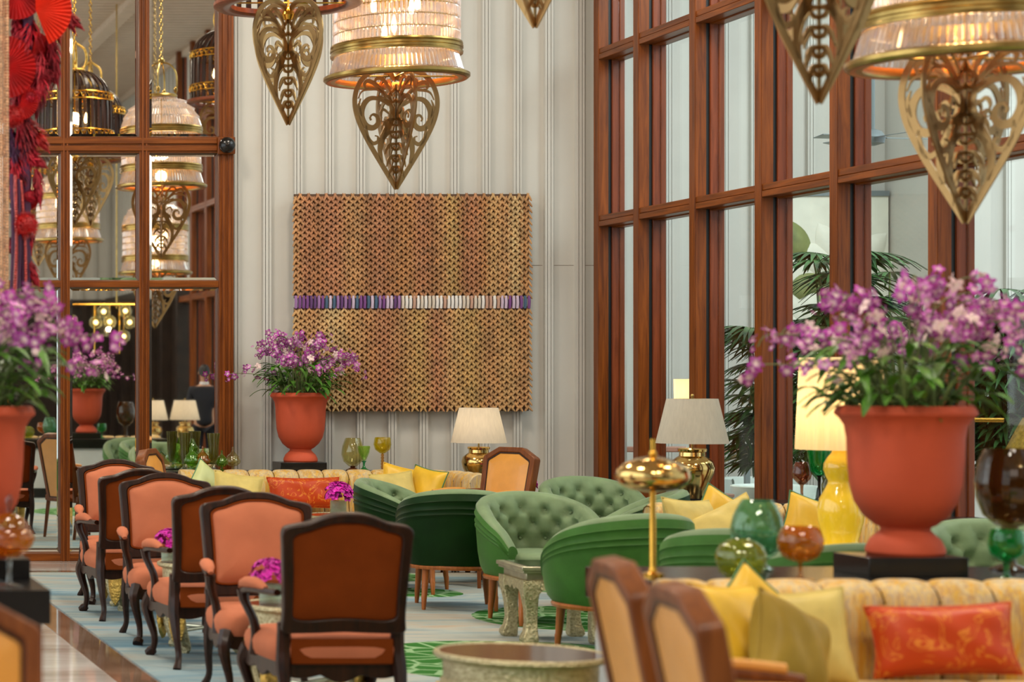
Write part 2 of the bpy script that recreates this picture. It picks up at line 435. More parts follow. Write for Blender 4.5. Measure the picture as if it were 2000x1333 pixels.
# crystal rods
m, nt, ns, ln, b = newmat('crystal_rod'); out = ns['Material Output']; ns.remove(b)
tr = ns.new('ShaderNodeBsdfTransparent'); tr.inputs[0].default_value = (.97, .94, .92, 1)
tl = ns.new('ShaderNodeBsdfTranslucent'); gl = ns.new('ShaderNodeBsdfGlossy'); gl.inputs['Roughness'].default_value = .12
n = noise(nt, 26, 2, .5, (1, 1, .6)); cc = ramp(nt, n, [(.35, srgb(255, 226, 206)), (.5, srgb(255, 244, 238)), (.65, srgb(232, 228, 255))])
ln.new(cc, tl.inputs[0]); df = ns.new('ShaderNodeBsdfDiffuse'); ln.new(cc, df.inputs[0])
mx0 = ns.new('ShaderNodeMixShader'); mx0.inputs[0].default_value = .35; ln.new(tl.outputs[0], mx0.inputs[1]); ln.new(df.outputs[0], mx0.inputs[2])
mx1 = ns.new('ShaderNodeMixShader'); mx1.inputs[0].default_value = .40; ln.new(tr.outputs[0], mx1.inputs[1]); ln.new(mx0.outputs[0], mx1.inputs[2])
mx2 = ns.new('ShaderNodeMixShader'); ln.new(facing(nt, .22, .6, 1.6), mx2.inputs[0]); ln.new(mx1.outputs[0], mx2.inputs[1]); ln.new(gl.outputs[0], mx2.inputs[2])
ln.new(mx2.outputs[0], out.inputs[0]); M['crystal'] = m
M['bulb'] = emit('warm_bulb', (1.0, .62, .28, 1), 30)
M['bulb2'] = emit('warm_globe_bulb', (1.0, .72, .35, 1), 7)
M['rimwarm'] = plain('rim_inner_copper', srgb(206, 120, 50), .35, metal=.8, var=.05)

# window glass
m, nt, ns, ln, b = newmat('window_glass'); out = ns['Material Output']; ns.remove(b)
tr = ns.new('ShaderNodeBsdfTransparent'); tr.inputs[0].default_value = (.93, .97, .95, 1)
gl = ns.new('ShaderNodeBsdfGlossy'); gl.inputs['Roughness'].default_value = 0.01
mx2 = ns.new('ShaderNodeMixShader'); ln.new(facing(nt, .03, .35, 4.0), mx2.inputs[0]); ln.new(tr.outputs[0], mx2.inputs[1]); ln.new(gl.outputs[0], mx2.inputs[2]); ln.new(mx2.outputs[0], out.inputs[0])
M['glass'] = m
# mirror
m, nt, ns, ln, b = newmat('mirror_silver'); b.inputs['Metallic'].default_value = 1; b.inputs['Roughness'].default_value = 0.015
b.inputs['Base Color'].default_value = (.86, .85, .80, 1); M['mirror'] = m

# polished stone floor
m, nt, ns, ln, b = newmat('polished_marble')
n1 = noise(nt, .9, 6, .6, (.5, 2.4, 1), dist=.5)
ln.new(ramp(nt, n1, [(.3, srgb(150, 134, 122)), (.5, srgb(190, 182, 174)), (.7, srgb(214, 212, 206))]), b.inputs['Base Color'])
b.inputs['Roughness'].default_value = .09; M['marble'] = m
m, nt, ns, ln, b = newmat('brown_marble')
n1 = noise(nt, 1.6, 6, .6, (1, 1, 1), dist=.5)
ln.new(ramp(nt, n1, [(.3, srgb(112, 82, 62)), (.7, srgb(152, 124, 104))]), b.inputs['Base Color'])
b.inputs['Roughness'].default_value = .07; M['marble_b'] = m
# carpet with lily pads woven into it
m, nt, ns, ln, b = newmat('woven_carpet')
n1 = noise(nt, 1.3, 6, .62, (.55, 2.6, 1), dist=.8); n2 = noise(nt, .7, 3, .5, (.8, 1.6, 1))
base = ramp(nt, n1, [(.30, srgb(84, 120, 138)), (.42, srgb(122, 156, 168)), (.50, srgb(166, 182, 180)), (.57, srgb(182, 178, 166)), (.64, srgb(186, 164, 142)), (.76, srgb(120, 132, 132))])
base = mixcol(nt, .45, base, ramp(nt, n2, [(.35, srgb(116, 152, 172)), (.5, srgb(172, 180, 174)), (.65, srgb(180, 168, 148))]))
geo = ns.new('ShaderNodeNewGeometry'); sep = ns.new('ShaderNodeSeparateXYZ'); ln.new(geo.outputs['Position'], sep.inputs[0])
wob = noise(nt, 1.2, 2, .5)
def math_(op, a, b_):
    n = ns.new('ShaderNodeMath'); n.operation = op
    for i, v in ((0, a), (1, b_)):
        if isinstance(v, bpy.types.NodeSocket): ln.new(v, n.inputs[i])
        else: n.inputs[i].default_value = v
    return n.outputs[0]
vein = voronoi(nt, 5.5, (1, 1, 1), 'DISTANCE_TO_EDGE')
veinf = math_('LESS_THAN', vein, .07)
pad = mixcol(nt, veinf, srgb(46, 108, 36), srgb(140, 176, 128))
for (cx, cy, rr) in ((4.35, 11.75, .95), (5.55, 13.85, .8), (5.0, 16.9, .42), (6.2, 16.0, .5), (3.0, 7.6, .7), (6.2, 9.4, .8), (4.9, 15.6, .35), (3.6, 4.8, .9)):
    dx = math_('SUBTRACT', sep.outputs[0], cx); dy = math_('SUBTRACT', sep.outputs[1], cy)
    d = math_('ADD', math_('MULTIPLY', dx, dx), math_('MULTIPLY', dy, dy))
    d = math_('ADD', d, math_('MULTIPLY', math_('SUBTRACT', wob, .5), .25*rr))
    base = mixcol(nt, math_('LESS_THAN', d, rr*rr), base, pad)
ln.new(mixcol(nt, .13, base, (.05, .06, .06, 1)), b.inputs['Base Color']); b.inputs['Roughness'].default_value = .9; b.inputs['Specular IOR Level'].default_value = .1
bump(nt, b, noise(nt, 220, 2, .6), .4, .006); M['carpet'] = m
# ------------------------------------------------------------------ the room shell
WX, BY, RY, LX, CZ = 7.5, 18.6, -6.0, -4.0, 7.1      # window plane, back wall, rear wall, left wall, ceiling
mb = MB(); mb.box(LX, 2.02, RY, BY, -.1, 0); mb.box(2.02, 7.62, RY, BY, -.1, 0)
structure(mb.build('floor', M['marble'], smooth=0))
mb = MB(); mb.box(1.93, 2.15, RY, 17.25, 0, .004); mb.box(1.93, 7.3, 17.25, 17.5, 0, .004)
structure(mb.build('trim_1', M['marble_b'], smooth=0))
mb = MB(); mb.box(2.15, 7.1, .5, 17.25, 0.0, .012)
tag(mb.build('carpet', M['carpet'], smooth=0), 'blue grey carpet with woven green lily pads on the marble floor', 'carpet')
# ceiling: painted boards between broad beams
mb = MB()
y = RY
while y < BY: mb.box(LX, 7.62, y, y+.19, CZ, CZ+.05); y += .24
mb.box(LX, 7.62, RY, BY, CZ+.05, CZ+.15)
for k in range(7):
    x0 = LX+.6+k*1.8; mb.box(x0, x0+.22, RY, BY, CZ-.10, CZ+.05)
structure(mb.build('ceiling', M['ceil'], smooth=0))
# back wall: flat boards alternating with raised grooved battens
def panel_profile(x0, x1, phase, per=.2711):
    """profile in x,y of the boarded wall; y positive comes out of the wall"""
    pts = []; x = phase-math.ceil((phase-x0)/per)*per
    while x < x1:
        for dx, d in ((0, 0), (.001, .045), (.018, .045), (.0182, .022), (.0232, .022), (.0234, .045), (.048, .045), (.0482, .022), (.0532, .022), (.0534, .045),
                      (.070, .045), (.071, .024), (.083, .024), (.084, .0), (.15, .0), (.264, .0)):
            if x0 < x+dx < x1: pts.append((x+dx, d))
        x += per
    return [(x0, pts[0][1])]+pts+[(x1, pts[-1][1])]
def boarded_wall(name, x0, x1, y, z0, z1, phase, sgn=-1):
    pr = panel_profile(x0, x1, phase); mb = MB(); n = len(pr)
    vs_ = [(p[0], y+sgn*p[1], z0) for p in pr]+[(p[0], y+sgn*p[1], z1) for p in pr]
    fs = [(i, i+1, n+i+1, n+i) for i in range(n-1)]
    o = len(vs_); vs_ += [(x0, y-sgn*.15, z0), (x1, y-sgn*.15, z0), (x0, y-sgn*.15, z1), (x1, y-sgn*.15, z1)]
    fs += [(o, o+2, o+3, o+1), (0, n, o+2, o), (n-1, o+1, o+3, 2*n-1), tuple([o+2]+list(range(n, 2*n))+[o+3]), tuple([o]+list(range(n))+[o+1])]
    mb.add(vs_, fs); return structure(mb.build(name, M['paint'], smooth=0))
boarded_wall('wall_back', LX, 7.43, BY, 0, CZ, 4.512)
# thin horizontal joints of the boards
mb = MB()
for z, off in ((PZ(519, BY), 0), (PZ(533, BY), .028)):
    x = 4.512+.2711*8
    for k in range(3): 
        a, b_ = (x+.086, x+.262) if off == 0 else (x+.002, x+.07)
        mb.box(a, b_, BY-off-.0015, BY-off+.001, z, z+.004); x += .2711
structure(mb.build('trim_2', M['groove'], smooth=0))
mb = MB(); mb.box(4.25, 7.3, BY-.045, BY, 0, .14); structure(mb.build('baseboard_back', M['paint'], bevel=.006))
boarded_wall('wall_rear', LX, 7.6, RY, 3.15, CZ, 0, sgn=1)
mb = MB(); mb.box(LX, 7.6, RY-.1, RY, 0, 3.15)
for k in range(9): mb.box(LX+k*1.35, LX+k*1.35+.12, RY, RY+.08, 0, 3.15)
mb.box(LX, 7.6, RY, RY+.1, 3.05, 3.18)
structure(mb.build('wall_rear_panelling', M['dark_wall'], smooth=0))
mb = MB(); mb.box(LX-.15, LX, RY, BY, 0, 1.0); mb.box(LX-.15, LX, RY, BY, 5.9, CZ)
structure(mb.build('wall_left', M['paint'], smooth=0))
mb = MB(); mb.box(LX-.14, LX-.12, RY, BY, 1.0, 5.9); structure(mb.build('window_20', M['glass'], smooth=0))
mb = MB()
y = RY
while y < BY+.1: mb.box(LX-.14, LX+.02, y-.05, y+.05, 1.0, 5.9); y += 1.23
for z in (1.0, 2.4, 3.8, 5.85): mb.box(LX-.12, LX, RY, BY, z, z+.08)
structure(mb.build('trim_20', M['wwood'], smooth=0))

# ------------------------------------------------------------------ the tall window wall on the right
MY = [18.40, 17.58, 16.54, 15.47, 14.40, 13.20, 12.05, 10.95]
while MY[-1] > 1.9: MY.append(MY[-1]-1.12)
WEND = MY[-1]
ZT = [0.0, 1.49, 2.92, 4.35, 5.78, 7.05]
ZT = [0.0, 2.92, 4.35, 5.78, 7.05]
for k, y in enumerate(MY):
    if y < RY: continue
    r = structure(thing('trim_%d' % (30+k), None, None)); r['kind'] = 'structure'
    mb = MB(); mb.box(WX-.17, WX-.085, y-.055, y+.055, 0, CZ); mb.box(WX-.175, WX-.17, y-.055, y-.025, 0, CZ)
    mb.build('mullion_face', M['wwood'], r, bevel=.006)
    mb = MB(); mb.box(WX-.085, WX-.055, y-.04, y+.04, 0, CZ); mb.build('black_gasket', M['gasket'], r, smooth=0)
    mb = MB(); mb.box(WX-.055, WX+.05, y-.065, y+.065, 0, CZ); mb.box(WX+.002, WX+.045, y-.08, y+.08, 0, CZ)
    mb.build('outer_frame', M['wwood_r'], r, bevel=.006)
for k in range(len(MY)-1):
    y1, y0 = MY[k], max(MY[k+1], RY)
    for z in ZT[1:-1]:
        r = MB(); r.box(WX-.17, WX-.055, y0+.055, y1-.055, z-.048, z-.001); r.box(WX-.165, WX-.055, y0+.055, y1-.055, z+.001, z+.048)
        r.box(WX-.055, WX+.05, y0+.055, y1-.055, z-.058, z+.058)
        structure(r.build('trim_%d' % (60+k*4+ZT.index(z)), M['wwood_y'], bevel=.005))
    mb = MB(); mb.box(WX-.004, WX+.004, y0+.07, y1-.07, .12, CZ-.1)
    structure(mb.build('window_%d' % (k+1), M['glass'], smooth=0))
    mb = MB(); mb.box(WX-.16, WX+.06, y0+.05, y1-.05, 0, .14); structure(mb.build('sill_trim_%d' % (k+1), M['wwood_y'], bevel=.005))
boarded_side = MB(); boarded_side.box(WX-.02, WX+.15, RY, WEND, 3.15, CZ)
for k in range(22): boarded_side.box(WX-.05, WX, RY+k*.34, RY+k*.34+.09, 3.15, CZ)
structure(boarded_side.build('wall_right', M['paint'], smooth=0))
mb = MB(); mb.box(WX-.03, WX+.15, RY, WEND, 0, 3.15)
for k in range(6): mb.box(WX-.2, WX, RY+.4+k*1.3, RY+.55+k*1.3, 0, 3.15)
mb.box(WX-.22, WX, RY, WEND, 3.05, 3.2); structure(mb.build('wall_right_panelling', M['dark_wall'], smooth=0))
# corner post between back wall and window wall
mb = MB(); mb.box(7.43, 7.62, 18.46, BY+.1, 0, CZ); structure(mb.build('wall_corner', M['paint'], smooth=0))
# green safety dots on the panes
for k, (px, py, Y) in enumerate(((1252, 708, 17.86), (1362, 705, 16.86), (1483, 702, 15.82))):
    mb = MB(); p = Vector((WX-.008, 0, 0)); 
    Yd = WX*F/(px-PX); z = PZ(py, Yd)
    mb.add([(WX-.0075, Yd+.02*cos(a*pi/6), z+.028*sin(a*pi/6)) for a in range(12)]+[(WX-.0045, Yd+.02*cos(a*pi/6), z+.028*sin(a*pi/6)) for a in range(12)],
           [tuple(range(12)), tuple(reversed(range(12, 24)))]+[(i, 12+i, 12+(i+1) % 12, (i+1) % 12) for i in range(12)])
    tag(mb.build('safety_dot', M['palegreen'] if 0 else plain('lime_dot', srgb(170, 200, 70), .5, var=0)), 'pale green dot sticker on the window pane, ' + ['nearest the back wall corner', 'above the linen lamp shade', 'on the pane showing the dark palm'][k], 'sticker', 'dot stickers on the window panes')

# ------------------------------------------------------------------ terrace outside
TY = 20.6
boarded_wall('wall_terrace', 7.45, 14.5, TY, 0, 8.5, 8.05)
mb = MB(); mb.box(7.62, 14.5, 2, TY, -.12, -.02); structure(mb.build('floor_terrace', plain('terrace_stone', srgb(170, 160, 146), .6, var=.1), smooth=0))
mb = MB(); mb.box(10.98, 11.25, 19.4, TY, 0, 8.5); mb.box(10.95, 11.28, 19.37, 19.5, 0, 8.5); structure(mb.build('wall_terrace_pier', M['paint'], smooth=0))
mb = MB(); mb.box(7.62, 12.6, 17.8, 18.1, 6.6, 6.9); structure(mb.build('trim_200', M['paint'], smooth=0))
# framed relief panel of pale blossoms on the terrace wall
art = thing('wall_panel', 'large cream relief panel of pale blossoms on the terrace wall outside', 'artwork', (0, TY-.03, 0))
ax0, ax1, az0, az1 = 9.86, 10.96, 1.45, 3.32
mb = MB(); mb.box(ax0, ax1, -.07, -.03, az0, az1); mb.build('panel_board', M['relief'], art, smooth=0)
mb = MB(); mb.box(ax0-.10, ax0, -.09, -.02, az0-.05, az1+.05); mb.build('side_border', plain('mauve_weave', srgb(96, 74, 84), .7, var=.4, vs_=40), art)
mb = MB(); mb.box(ax0-.1, ax1, -.09, -.02, az1, az1+.05); mb.build('top_border', M['grey'], art)
rng = random.Random(5)
mb = MB()
def petal_relief(mb, x, z, L, W, a):
    def fn(i, j):
        u = i/10; v = (j/6-.5)*2; w = W*sin(pi*min(u*1.02, 1))**.7
        px_ = u*L; pz_ = v*w; h = .05*(1-v*v)*sin(pi*u)+.002
        return (x+px_*cos(a)-pz_*sin(a), -.07-h, z+px_*sin(a)+pz_*cos(a))
    mb.grid(11, 7, fn)
for (x, z, s) in ((10.55, 2.72, .62), (10.15, 2.2, .5)):
    for a in (80, 118, 45, 150, 15): petal_relief(mb, x, z-.15, s*.9, s*.22, R(a))
mb.build('blossom_relief', M['relief'], art)
mb = MB()
for (x, z, L, a) in ((9.95, 3.1, .5, -60), (10.0, 2.35, .4, 30), (10.0, 2.1, .45, -10), (10.3, 2.25, .35, 60)): petal_relief(mb, x, z, L, .13, R(a))
mb.build('leaf_relief', M['art_green'], art)
# balustrade rail
rl = thing('terrace_railing', 'pale wooden handrail on slim posts along the terrace outside', 'railing', (0, 0, 0))
mb = MB(); mb.box(7.7, 12.5, 19.0, 19.07, .92, .97); mb.build('handrail', M['pinkrail'], rl, bevel=.01)
for k in range(5):
    mb = MB(); x = 8.9+k*.85; mb.box(x, x+.04, 19.01, 19.05, -.02, .92); mb.build('post', M['grey'], rl)
# hanging fan with thin grey blades
fx, fz = PXx(1698, 18.0), PZ(270, 18.0)
fan = thing('ceiling_fan', 'thin bladed grey fan hanging over the terrace outside', 'fan', (fx, 17.95, fz))
mb = MB(); mb.tube([(0, 0, .03), (0, 0, 6.6-fz)], .018); mb.build('rod', M['grey'], fan)
mb = MB(); mb.lathe([(.02, -.07), (.09, -.05), (.1, 0), (.07, .05), (.02, .07)], 20); mb.build('motor', M['grey'], fan)
for k in range(4):
    a = R(12+90*k); mb = MB().at(Matrix.Rotation(a, 4, 'Z') @ Matrix.Rotation(R(9), 4, 'X')); mb.box(.09, .52, -.06, .06, -.004, .004); mb.build('blade', M['grey'], fan, bevel=.002)
# palms outside
def palm(loc, label, H, n, seed, dark=False):
    rg = random.Random(seed); t = thing('palm_plant', label, 'plant', loc, 0, 'palms outside the windows')
    mb = MB(); mb.lathe([(.0, 0), (.16, 0), (.2, .05), (.24, .42), (.25, .46), (.21, .46), (.2, .40), (0, .40)], 24); mb.build('planter', M['marble_w'] if not dark else M['rust'], t)
    ms = MB(); ml = MB()
    for k in range(n):
        a = rg.uniform(0, 2*pi); h = H*rg.uniform(.42, 1.0); sp = rg.uniform(.08, .34)*(1.25-h/H*.6)
        base = Vector((rg.uniform(-.1, .1), rg.uniform(-.1, .1), .4)); top = Vector((sp*cos(a), sp*sin(a), h))
        mid = (base+top)/2+Vector((0, 0, .12)); path = catmull([base, mid, top], 5); ms.tube(path, .008, 5)
        d0 = Vector((cos(a), sin(a), rg.uniform(-.1, .5))).normalized(); side = d0.cross(Vector((0, 0, 1))).normalized(); upv = side.cross(d0)
        L = rg.uniform(.28, .46); m_ = 15
        for q in range(m_):
            ang = (q/(m_-1)-.5)*R(250); d = (d0*cos(ang)+side*sin(ang)); Lq = L*(.75+.25*cos(ang*.7))
            pts = []; wv = (d.cross(upv)).normalized()
            for s_ in range(6):
                u = s_/5; pts.append(top+d*(Lq*u)+Vector((0, 0, -.30*Lq*u*u*1.6+.04*u)))
            vv, ff = [], []
            for s_ in range(6):
                u = s_/5; w = .019*sin(pi*(.12+.86*u))+.001
                vv += [pts[s_]+wv*w, pts[s_]+Vector((0, 0, -.004)), pts[s_]-wv*w]
            for s_ in range(5):
                b0 = s_*3; ff += [(b0, b0+1, b0+4, b0+3), (b0+1, b0+2, b0+5, b0+4)]
            ml.add(vv, ff)
    ms.build('stems', M['stem'], t); ml.build('fronds', M['leaf2'], t); return t
palm((PXx(1500, 17.25), 17.25, -.02), 'dark drooping fan palm outside behind the linen shade lamps', 2.05, 60, 1)
palm((PXx(1648, 16.2), 16.2, -.02), 'tall spiky fan palm outside, left of the big orchid blooms', 2.55, 52, 2)
palm((PXx(1750, 18.6), 18.6, -.02), 'bright green fan palm outside, behind the big orchid blooms', 2.55, 26, 7)
palm((PXx(1975, 14.6), 14.6, -.02), 'large fan palm outside at the far right of the window wall', 2.25, 84, 3)
palm((PXx(2040, 15.6), 15.6, -.02), 'fan palm outside partly behind the far right palm', 2.1, 60, 4)
# white tub seats outside
def white_seat(loc, rz, label):
    t = thing('terrace_chair', label, 'chair', loc, rz, 'white terrace seats')
    mb = MB(); 
    def fn(i, j):
        a = R(-125)+R(250)*i/24; prof = [(.29, .0), (.35, .42), (.355, .45), (.34, .46), (.325, .44), (.30, .25)][j]; 
        return (prof[0]*sin(a), prof[0]*cos(a), .22+prof[1])
    mb.grid(25, 6, fn); mb.build('woven_shell', M['whitecer'], t)
    mb = MB(); mb.lathe([(0, .2), (.29, .2), (.31, .26), (.31, .40), (.27, .44), (0, .45)], 28); mb.build('seat', M['whitecer'], t)
    for sx in (-1, 1):
        for sy in (-1, 1):
            mb = MB(); mb.tube([(.2*sx, .2*sy, .21), (.23*sx, .23*sy, 0)], [.018, .012], 8); mb.build('leg', M['grey'], t)
    return t
white_seat((PXx(1515, 18.3), 18.3, -.02), .4, 'white woven seat on the terrace, seen through the third pane')
white_seat((PXx(1490, 19.7), 19.7, -.02), -.3, 'white seat on the terrace nearest the far wall')
white_seat((PXx(1735, 15.4), 15.4, -.02), .2, 'white seat on the terrace behind the yellow gourd lamp')
# lamp standing on a terrace side table
t = thing('side_table', 'small round side table outside carrying the lit cylinder lamp', 'table', (PXx(1364, 18.3), 18.3, -.02))
mb = MB(); mb.lathe([(0, .58), (.27, .58), (.28, .59), (.28, .61), (0, .61)], 32); mb.build('top', M['pinkrail'], t)
mb = MB(); mb.lathe([(0, 0), (.2, 0), (.2, .02), (.03, .04), (.03, .58), (0, .58)], 24); mb.build('pedestal', M['grey'], t)
zt = .59
L = thing('table_lamp', 'lit yellow cylinder shade lamp outside, behind the window', 'lamp', (PXx(1364, 18.3), 18.3, zt))
top, bot = PZ(741, 18.3)-zt, PZ(822, 18.3)-zt
mb = MB(); mb.grid(40, 2, lambda i, j: ((.19+.004*j)*cos(2*pi*i/40), (.19+.004*j)*sin(2*pi*i/40), bot if j == 0 else top), cu=True); mb.build('lamp_shade', M['yellow_shade'], L)
mb = MB(); mb.lathe([(0, 0), (.08, 0), (.09, .02), (.05, .06), (.11, .2), (.12, .32), (.06, .5), (.02, .56), (.02, bot+.1), (0, bot+.1)], 28); mb.build('lamp_base', M['whitecer'], L)
mb = MB(); mb.ball((0, 0, bot+.17), .035); mb.build('bulb', M['bulb2'], L)
point_light('cylinder_lamp_light', (PXx(1364, 18.3), 18.3, zt+bot+.24), 8, (1, .72, .36))

# ------------------------------------------------------------------ mirrored screen on the left of the back wall
SY = 18.5                                             # glass plane
scr = thing('mirror_screen', 'tall wood-framed mirror screen with small panes on the back wall', 'mirror', (0, 0, 0))
px_posts = [(-200, -172), (-36, -18), (117, 135), (270, 290)]
posts = [(PXx(a, SY), PXx(b_, SY)) for a, b_ in px_posts]; right = (PXx(425, SY), PXx(454, SY))
ZB, ZTOP = 0.0, 6.9
z_main = (PZ(300, SY), PZ(268, SY)); z_low = (PZ(562, SY), PZ(549, SY)); z_bot = (0, PZ(1081, SY)); z_up = (PZ(-180, SY), PZ(-166, SY)); z_hi = (6.5, 6.7)
for (a, b_) in posts+[right]:
    mb = MB(); w = b_-a; mb.box(a, b_, SY-.05, SY+.06, ZB, ZTOP)
    mb.box(a+w*.22, a+w*.42, SY-.065, SY-.05, ZB, ZTOP); mb.box(a+w*.6, a+w*.8, SY-.062, SY-.05, ZB, ZTOP)
    mb.build('upright', M['wwood'], scr, bevel=.004)
xa, xb = posts[0][1], right[0]
for (a, b_) in (z_main, z_low, z_bot, z_up, z_hi):
    h = b_-a
    mb = MB(); mb.box(xa, xb, SY-.046, SY+.05, a, b_)
    if h > .1: mb.box(xa, xb, SY-.064, SY-.046, a+h*.12, a+h*.42); mb.box(xa, xb, SY-.064, SY-.046, a+h*.55, a+h*.9)
    mb.build('rail', M['wwood_x'], scr, bevel=.004)
xs = [(posts[i][1], posts[i+1][0]) for i in range(3)]+[(posts[3][1], right[0])]
zs = [(z_bot[1], z_low[0]), (z_low[1], z_main[0]), (z_main[1], z_up[0]), (z_up[1], z_hi[0])]
for (x0, x1) in xs:
    for (z0, z1) in zs:
        mb = MB(); w = .028; d = .0035
        o_ = [(x0, SY, z0), (x1, SY, z0), (x1, SY, z1), (x0, SY, z1)]; i_ = [(x0+w, SY-d, z0+w), (x1-w, SY-d, z0+w), (x1-w, SY-d, z1-w), (x0+w, SY-d, z1-w)]
        bk = [(x0, SY+.01, z0), (x1, SY+.01, z0), (x1, SY+.01, z1), (x0, SY+.01, z1)]
        mb.add(o_+i_+bk, [(0, 1, 5, 4), (1, 2, 6, 5), (2, 3, 7, 6), (3, 0, 4, 7), (4, 5, 6, 7), (8, 11, 10, 9), (0, 8, 9, 1), (1, 9, 10, 2), (2, 10, 11, 3), (3, 11, 8, 0)])
        mb.build('mirror_pane', M['mirror'], scr, smooth=0)
kx, kz = PXx(443, 18.4), PZ(284, 18.4)
mb = MB(); s_ = .075; mb.box(kx-s_, kx+s_, SY-.10, SY-.05, kz-s_, kz+s_); blk = mb.build('corner_block', M['wwood'], scr, bevel=.01)
mb = MB(); mb.ball((kx, SY-.115, kz), .07, 24, 16, (1, .8, 1)); mb.build('round_knob', M['black'], blk)

# ------------------------------------------------------------------ woven wall hanging
TPY = 18.50
wx0, wx1 = PXx(573, TPY), PXx(1035, TPY); wz1, wz0 = PZ(377, TPY), PZ(803, TPY); wzs1, wzs0 = PZ(583, TPY), PZ(598, TPY)
wh = thing('woven_wall_hanging', 'large brown woven rope wall hanging with a purple and white band', 'wall hanging', (0, 0, 0))
rg = random.Random(11)
ncol = 54; cw = (wx1-wx0)/ncol
fam = [srgb(190, 150, 98), srgb(172, 122, 76), srgb(198, 168, 118), srgb(180, 134, 88), srgb(156, 108, 70), srgb(186, 150, 92), srgb(174, 120, 84)]
def sm(x, tabl):
    i = int(x); f = x-i; a, b_ = tabl[i % len(tabl)], tabl[(i+1) % len(tabl)]; return tuple(a[k]*(1-f)+b_[k]*f for k in range(3))
tabA = [fam[rg.randrange(7)] for _ in range(40)]; tabB = [fam[i] for i in (0, 3, 2, 0, 3, 6, 3, 5, 6, 0, 5, 3, 0, 3)]
def stitch_panel(z0, z1, tab, name, seed, mul):
    rg = random.Random(seed); mb = MB(); nr = int((z1-z0)/.0525); rh = (z1-z0)/nr
    ax_t = [(-1, .0), (-.6, .8), (0, 1), (.6, .8), (1, 0)]
    for c in range(ncol):
        ph = rg.uniform(0, 1); sl = rg.choice((1, 1, -1)) if c % 2 else -1; wj = rg.uniform(.9, 1.1)
        for r in range(nr+1):
            z = z0+(r+.5*(c % 2))*rh; 
            if z > z1-.4*rh or z < z0+.2*rh: continue
            cc = sm(c*mul+rg.uniform(-.12, .12), tab); k_ = rg.uniform(.72, 1.18); hue = rg.uniform(-.05, .05)
            col = (min(cc[0]*k_*(1+hue), 1), min(cc[1]*k_, 1), min(cc[2]*k_*(1-hue), 1))
            for s_ in (-1, 1):
                cx = wx0+(c+.5)*cw+s_*cw*.24; an = s_*R(32)+rg.uniform(-.15, .15)
                vv, ff = [], []; L = rh*.74; wd = cw*.30
                m_ = 5; nseg = 6
                for i in range(m_):
                    u = -1+2*i/(m_-1); rr = wd*sqrt(max(1-u*u*.86, .03))
                    for k in range(nseg):
                        a = 2*pi*k/nseg
                        lx = rr*cos(a); lz = u*L; ly = -rr*1.25*sin(a)-.012
                        vv.append((cx+lx*cos(an)-lz*sin(an), TPY+ly+.012*u, z+lx*sin(an)+lz*cos(an)))
                for i in range(m_-1):
                    for k in range(nseg): ff.append((i*nseg+k, i*nseg+(k+1) % nseg, (i+1)*nseg+(k+1) % nseg, (i+1)*nseg+k))
                mb.add(vv, ff, [col]*len(vv))
    mb.col = (.10, .05, .025); mb.box(wx0+.01, wx1-.01, TPY+.0, TPY+.03, z0, z1)
    mb.build(name, M['weave'], wh, colors=True)
stitch_panel(wzs1, wz1-.01, tabA, 'upper_weave', 3, .42)
stitch_panel(wz0, wzs0-.01, tabB, 'lower_weave', 4, .25)
mb = MB(); nb = 62
for k in range(nb):
    f = k/nb; x = wx0+(k+.5)*(wx1-wx0)/nb
    c = rg.choice([srgb(120, 70, 130), srgb(96, 60, 110), srgb(200, 180, 200), srgb(70, 96, 120), srgb(150, 110, 160)]) if (f < .45 or f > .86) else rg.choice([srgb(226, 220, 214), srgb(210, 196, 180), srgb(190, 150, 130)])
    mb.col = c[:3]; mb.tube([(x, TPY-.02, wzs0-.02), (x, TPY-.03, (wzs0+wzs1)/2), (x, TPY-.02, wzs1+.02)], (wx1-wx0)/nb*.40, 6)
mb.build('purple_white_band', M['weave'], wh, colors=True)
